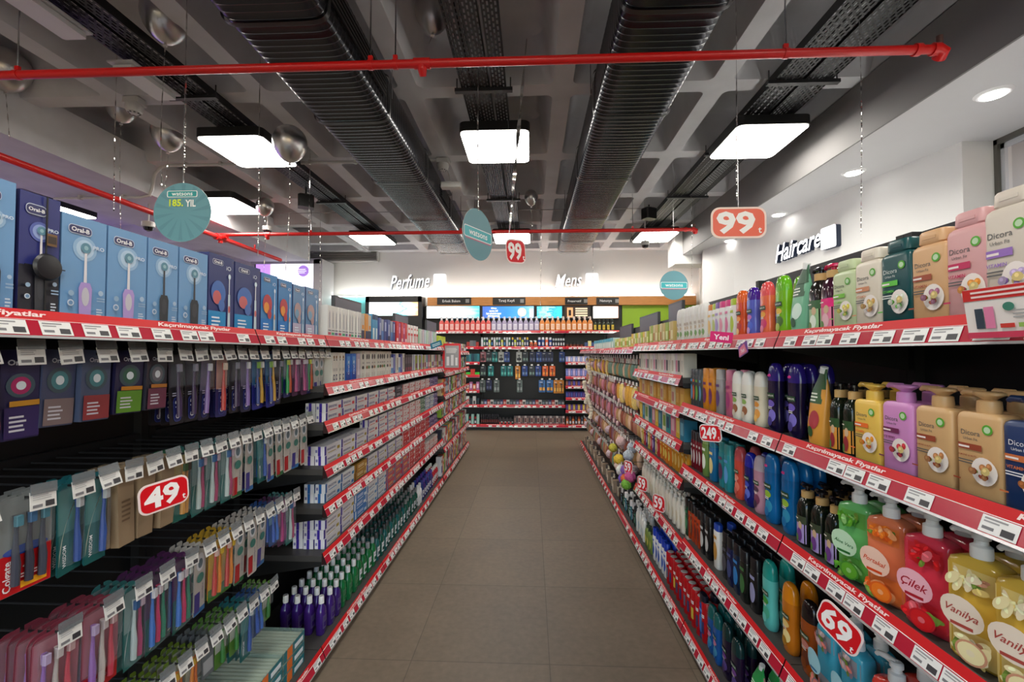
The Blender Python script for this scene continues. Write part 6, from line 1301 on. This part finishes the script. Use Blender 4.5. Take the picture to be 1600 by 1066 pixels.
# ================================================================== BACK SHELVING STOCK
def back_row(z, x0, x1, n, t, what, where, d=.05, rows=1, y=BY, back=.02, up=True):
    ts = t if isinstance(t, list) else [t]
    for i in range(n):
        for r in range(rows):
            xx = x0+(x1-x0)*(i+.5)/n
            put(ts[i % len(ts)], what, where, (xx, y+back+d/2+r*d, z), 0, end='from the left', fit=abs(x1-x0)/n)
def bX(px, y=BY): return at(px, 552, 'Y', y).x
ZB = [1.94-.012, 1.63-.012, .5-.012, .12-.012]
def tall(body, cap, lab, h=.25, w=.085): return soap_like(body, cap, lab, h, w)
def soap_like(body, cap, lab, h, w):
    s = [(0, w*.85, .05), (.005, w, .06), (h*.55, w, .06), (h*.7, w*.7, .05), (h*.76, .03, .03)]
    b = MB().loft(s, tuple(body)+(.25,), 2.8, 18); D_ = Deco(front_of(s, 2.8)); D_.rect(-w*.33, w*.33, h*.12, h*.5, lab).lines(-w*.25, w*.25, h*.2, h*.4, 2, body)
    c = MB().loft([(h*.75, .04, .04), (h*.9, .045, .04), (h, .026, .026)], cap, 2, 14).tube([(0, 0, h*.93), (-.03, 0, h*.96), (-.036, 0, h*.9)], .007, cap, 8)
    return T('spray_bottle', 'bottle', [('bottle_body', b.build('b')), ('trigger_cap', c.build('c')), ('printed_label', D_.build())])
xs = [bX(p) for p in (697, 767, 843, 927, 953)]
back_row(ZB[0], xs[0]-.15, xs[1], 10, soap_like((222, 90, 84), (226, 222, 222, .4), (236, 190, 186), .29, .10), 'coral red bottle', 'back top shelf')
back_row(ZB[0], xs[1], xs[2], 9, soap_like((170, 160, 190), (226, 226, 230, .4), (220, 216, 230), .29, .10), 'pale violet bottle', 'back top shelf')
back_row(ZB[0], xs[2], xs[3], 10, soap_like((226, 140, 70), (228, 210, 200, .4), (240, 206, 180), .29, .10), 'orange bottle', 'back top shelf')
back_row(ZB[0], xs[3], xs[4]+.1, 5, soap_like((40, 50, 30), (30, 40, 30, .4), (214, 180, 60), .24, .075), 'black and gold bottle', 'back top shelf')
def can(body, cap, h=.19, r=.03, lab=None):
    s = [(0, r*2, r*2), (h*.72, r*2, r*2), (h*.76, r*1.8, r*1.8)]; b = MB().loft(s, tuple(body)+(.25,), 2, 16); D_ = Deco(front_of(s, 2)); D_.rect(-r*.6, r*.6, h*.2, h*.5, lab or (200, 200, 204), 3, 1)
    return T('spray_can', 'spray can', [('can_body', b.build('b')), ('cap', MB().loft([(h*.76, r*1.7, r*1.7), (h*.97, r*1.6, r*1.6), (h, r*1.2, r*1.2)], cap, 2, 16).build('c')), ('printed_label', D_.build())])
C1 = [can((200, 206, 210), (180, 186, 190)), can((60, 110, 90), (200, 206, 206)), can((44, 60, 100), (190, 200, 210)), can((206, 210, 90), (60, 60, 60)), can((30, 40, 60), (210, 214, 220), lab=(60, 130, 190))]
back_row(ZB[1], bX(729), bX(748), 4, [mk(.07, .10, (150, 40, 34), []), mk(.07, .13, (110, 110, 116), []), mk(.07, .13, (90, 96, 104), [])], 'dark grooming carton', 'back second shelf')
back_row(ZB[1], bX(751), bX(798), 12, C1, 'slim shaving can', 'back second shelf')
back_row(ZB[1], bX(799), bX(826), 7, [can((60, 70, 110), (220, 180, 60)), can((180, 190, 60), (40, 50, 80)), can((50, 60, 80), (190, 190, 196))], 'blue and yellow shaving can', 'back second shelf')
back_row(ZB[1], bX(827), bX(840), 2, soap_like((220, 110, 60), (226, 226, 226, .4), (120, 60, 60), .13, .07), 'short orange foam bottle', 'back second shelf')
back_row(ZB[1], bX(840), bX(863), 4, [can((30, 60, 140), (210, 214, 220), .19, .03), can((60, 90, 150), (214, 216, 220), .19, .03), can((222, 90, 50), (226, 220, 216), .19, .03)], 'tall foam can', 'back second shelf')
back_row(ZB[1], bX(863), bX(883), 5, can((46, 50, 58), (180, 186, 190), .17), 'dark grey foam can', 'back second shelf')
JAR = T('wax_jar', 'jar', [('jar_body', MB().loft([(0, .06, .06), (.05, .065, .065)], (120, 60, 44, .2), 2, 16).build('j')), ('lid', MB().loft([(.05, .068, .068), (.075, .068, .068)], (30, 30, 32, .3), 2, 16).build('l'))])
back_row(ZB[1], bX(884), bX(912), 5, JAR, 'brown hair wax jar', 'back second shelf')
back_row(ZB[1], bX(914), bX(950), 7, [mk(.07, .09, (60, 80, 130), []), mk(.07, .12, (226, 216, 150), [])], 'blue and cream carton', 'back second shelf')
# left column
for z, ts, what, wh, n in ((1.33, [mk(.05, .17, c, []) for c in ((30, 90, 100), (44, 120, 130), (20, 60, 80))], 'teal slim carton', 'back left third shelf', 5), (1.08, [mk(.1, .06, (60, 190, 60), []), mk(.09, .12, (200, 60, 50), [])], 'green and red box', 'back left fourth shelf', 3),
                           (.78, [mk(.07, .13, (196, 90, 50), [(.2, .8, .3, .8, (240, 220, 190))]), mk(.06, .17, (170, 100, 150), [(.2, .8, .3, .8, (226, 200, 226))])], 'orange and mauve carton', 'back left fifth shelf', 4), (.5, [mk(.06, .17, (206, 206, 206), [(.2, .8, .1, .5, (60, 60, 66))]), mk(.07, .13, (36, 50, 60), [])], 'white and black carton', 'back left sixth shelf', 4), (.12, [mk(.07, .2, (150, 190, 180), []), can((40, 40, 44), (150, 20, 30), .15)], 'pale green and red item', 'back left base shelf', 5)):
    back_row(z-.012, bX(728), bX(749), n, ts, what, wh)
    back_row(z-.012, -1.9, bX(727), 6, ts, what+' near corner', wh)
# right column
for z, c1, c2, what, wh, h in ((1.33, (130, 140, 190), (200, 190, 200), 'blue and lilac small carton', 'back right third shelf', .12), (1.05, (100, 110, 180), (170, 150, 190), 'blue violet small carton', 'back right fourth shelf', .16), (.87, (110, 60, 50), (60, 50, 140), 'brown and navy small carton', 'back right fifth shelf', .11), (.645, (40, 50, 130), (70, 40, 110), 'navy small carton', 'back right sixth shelf', .12), (.4, (70, 40, 120), (180, 150, 60), 'purple and gold small carton', 'back right seventh shelf', .12)):
    for rr_ in range(1): back_row(z-.012, bX(884), bX(921), 10, [mk(.05, h, c1, [(.15, .85, .2, .8, tuple(min(255, v+40) for v in c1))]), mk(.05, h, c2, [(.15, .85, .2, .8, tuple(min(255, v+40) for v in c2))])], what, wh)
back_row(ZB[3], bX(884), bX(921), 8, [can((200, 110, 60), (120, 40, 30), .16, .026), can((40, 50, 66), (80, 90, 100), .16, .026)], 'orange and slate spray can', 'back base shelf')
# hanging blister packs of razors
def razor(card, lab, w=.11, h=.2, hd=(60, 64, 70)):
    b = MB().prism(rrect(w, h, .014, 0, -h/2+.02), -.0015, .0015, card); d = Deco(flat(-.0018)); d.rect(-w*.4, w*.4, -h*.85+.02, -h*.6+.02, lab).lines(-w*.35, w*.35, -h*.22+.02, -h*.12+.02, 1, (225, 225, 230))
    z = MB().tube([(0, -.010, -h*.85), (.004, -.014, -h*.5), (0, -.012, -h*.28)], [.006, .008, .005], hd, 8).box(-.022, .022, -.02, -.008, -h*.28, -h*.2, hd, .002)
    c = MB().box(-.02, .02, -.006, -.005, .022, .055, (226, 226, 224))
    return T('razor_pack', 'razor pack', [('backing_card', b.build('b')), ('printed_front', d.build()), ('razor', z.build('z'))])
RZ = {'pk': razor((190, 120, 130), (90, 60, 70)), 'dk': razor((50, 60, 70), (120, 150, 140)), 'tl': razor((20, 120, 124), (90, 190, 180)), 'or': razor((222, 96, 36), (240, 150, 60)), 'bl': razor((30, 64, 140), (110, 140, 190)), 'gd': razor((60, 110, 170), (236, 170, 70), .13, .24), 'go': razor((206, 130, 40), (240, 190, 90), .1, .26), 'wh': razor((200, 206, 200), (60, 60, 66)), 'nv': razor((34, 44, 84), (90, 100, 140)), 'gy': razor((96, 110, 108), (150, 160, 160), .11, .24)}
DZ = {'pk': 'pink razor pack', 'dk': 'dark grey razor pack', 'tl': 'teal razor pack', 'or': 'orange razor pack', 'bl': 'blue razor pack', 'gd': 'gold and blue razor pack', 'go': 'golden razor pack', 'wh': 'white razor pack', 'nv': 'navy razor pack', 'gy': 'grey green razor pack'}
def razors(py, items, where):
    for px, k in items:
        p = at(px, py, 'Y', BY+.12); q = (p.x, BY+.12, p.z-.02)
        put(RZ[k], DZ[k], where, q, 0, end='from the left')
        put(T('display_hook', 'hook', [('rod', MB().tube([(0, .27, 0), (0, -.012, 0), (0, -.016, .01)], .004, (150, 150, 150, .3), 8).build('rod'))]) if not hasattr(razors, 't') else razors.t, 'steel hook', where, (q[0], q[1], q[2]+.0245), 0, end='from the left')
razors.t = T('display_hook', 'hook', [('rod', MB().tube([(0, .27, 0), (0, -.012, 0), (0, -.016, .01)], .004, (150, 150, 150, .3), 8).build('rod')), ('ticket', MB().box(-.02, .02, -.022, -.02, .0, .03, (220, 220, 218)).build('tk'))])
razors(550, [(755, 'pk'), (764, 'dk'), (773, 'tl'), (783, 'wh'), (792, 'bl'), (811, 'wh'), (821, 'dk'), (832, 'nv'), (842, 'bl'), (851, 'nv'), (860, 'nv'), (878, 'bl')], 'back upper hook row')
razors(572, [(755, 'dk'), (767, 'tl'), (787, 'tl'), (797, 'tl'), (809, 'go'), (820, 'bl'), (831, 'dk'), (841, 'bl'), (852, 'or'), (863, 'or')], 'back middle hook row')
razors(594, [(754, 'gy'), (764, 'nv'), (776, 'gy'), (812, 'gy'), (847, 'gd'), (859, 'gd'), (869, 'go'), (877, 'go')], 'back lower hook row')
back_row(ZB[2], bX(751), bX(882), 26, [mk(.07, .10, c, [(.15, .85, .2, .7, c2)]) for c, c2 in (((50, 50, 54), (150, 156, 160)), ((36, 46, 90), (150, 160, 190)), ((150, 30, 34), (210, 160, 150)), ((200, 200, 196), (60, 60, 60)), ((44, 60, 70), (110, 130, 140)))], 'small grooming carton', 'back third shelf', d=.06)
back_row(ZB[3], bX(751), bX(780), 10, can((22, 22, 26), (40, 40, 44), .2, .022, (120, 60, 60)), 'slim black spray can', 'back base shelf')
back_row(ZB[3], bX(780), bX(802), 8, [mk(.06, .14, (40, 36, 40), [(.1, .9, .1, .4, (200, 60, 60))]), mk(.06, .11, (30, 30, 34), [(.1, .9, .4, .6, (190, 190, 190))])], 'black hair dye carton', 'back base shelf', d=.06)
back_row(ZB[3], bX(803), bX(882), 24, [mk(.065, .17, c, [(.1, .9, .3, .8, c2), (.1, .9, .05, .2, (190, 70, 80))]) for c, c2 in (((96, 86, 90), (150, 120, 110)), ((120, 100, 100), (70, 60, 66)), ((200, 190, 186), (110, 60, 60)))], 'hair dye carton', 'back base shelf', d=.06)
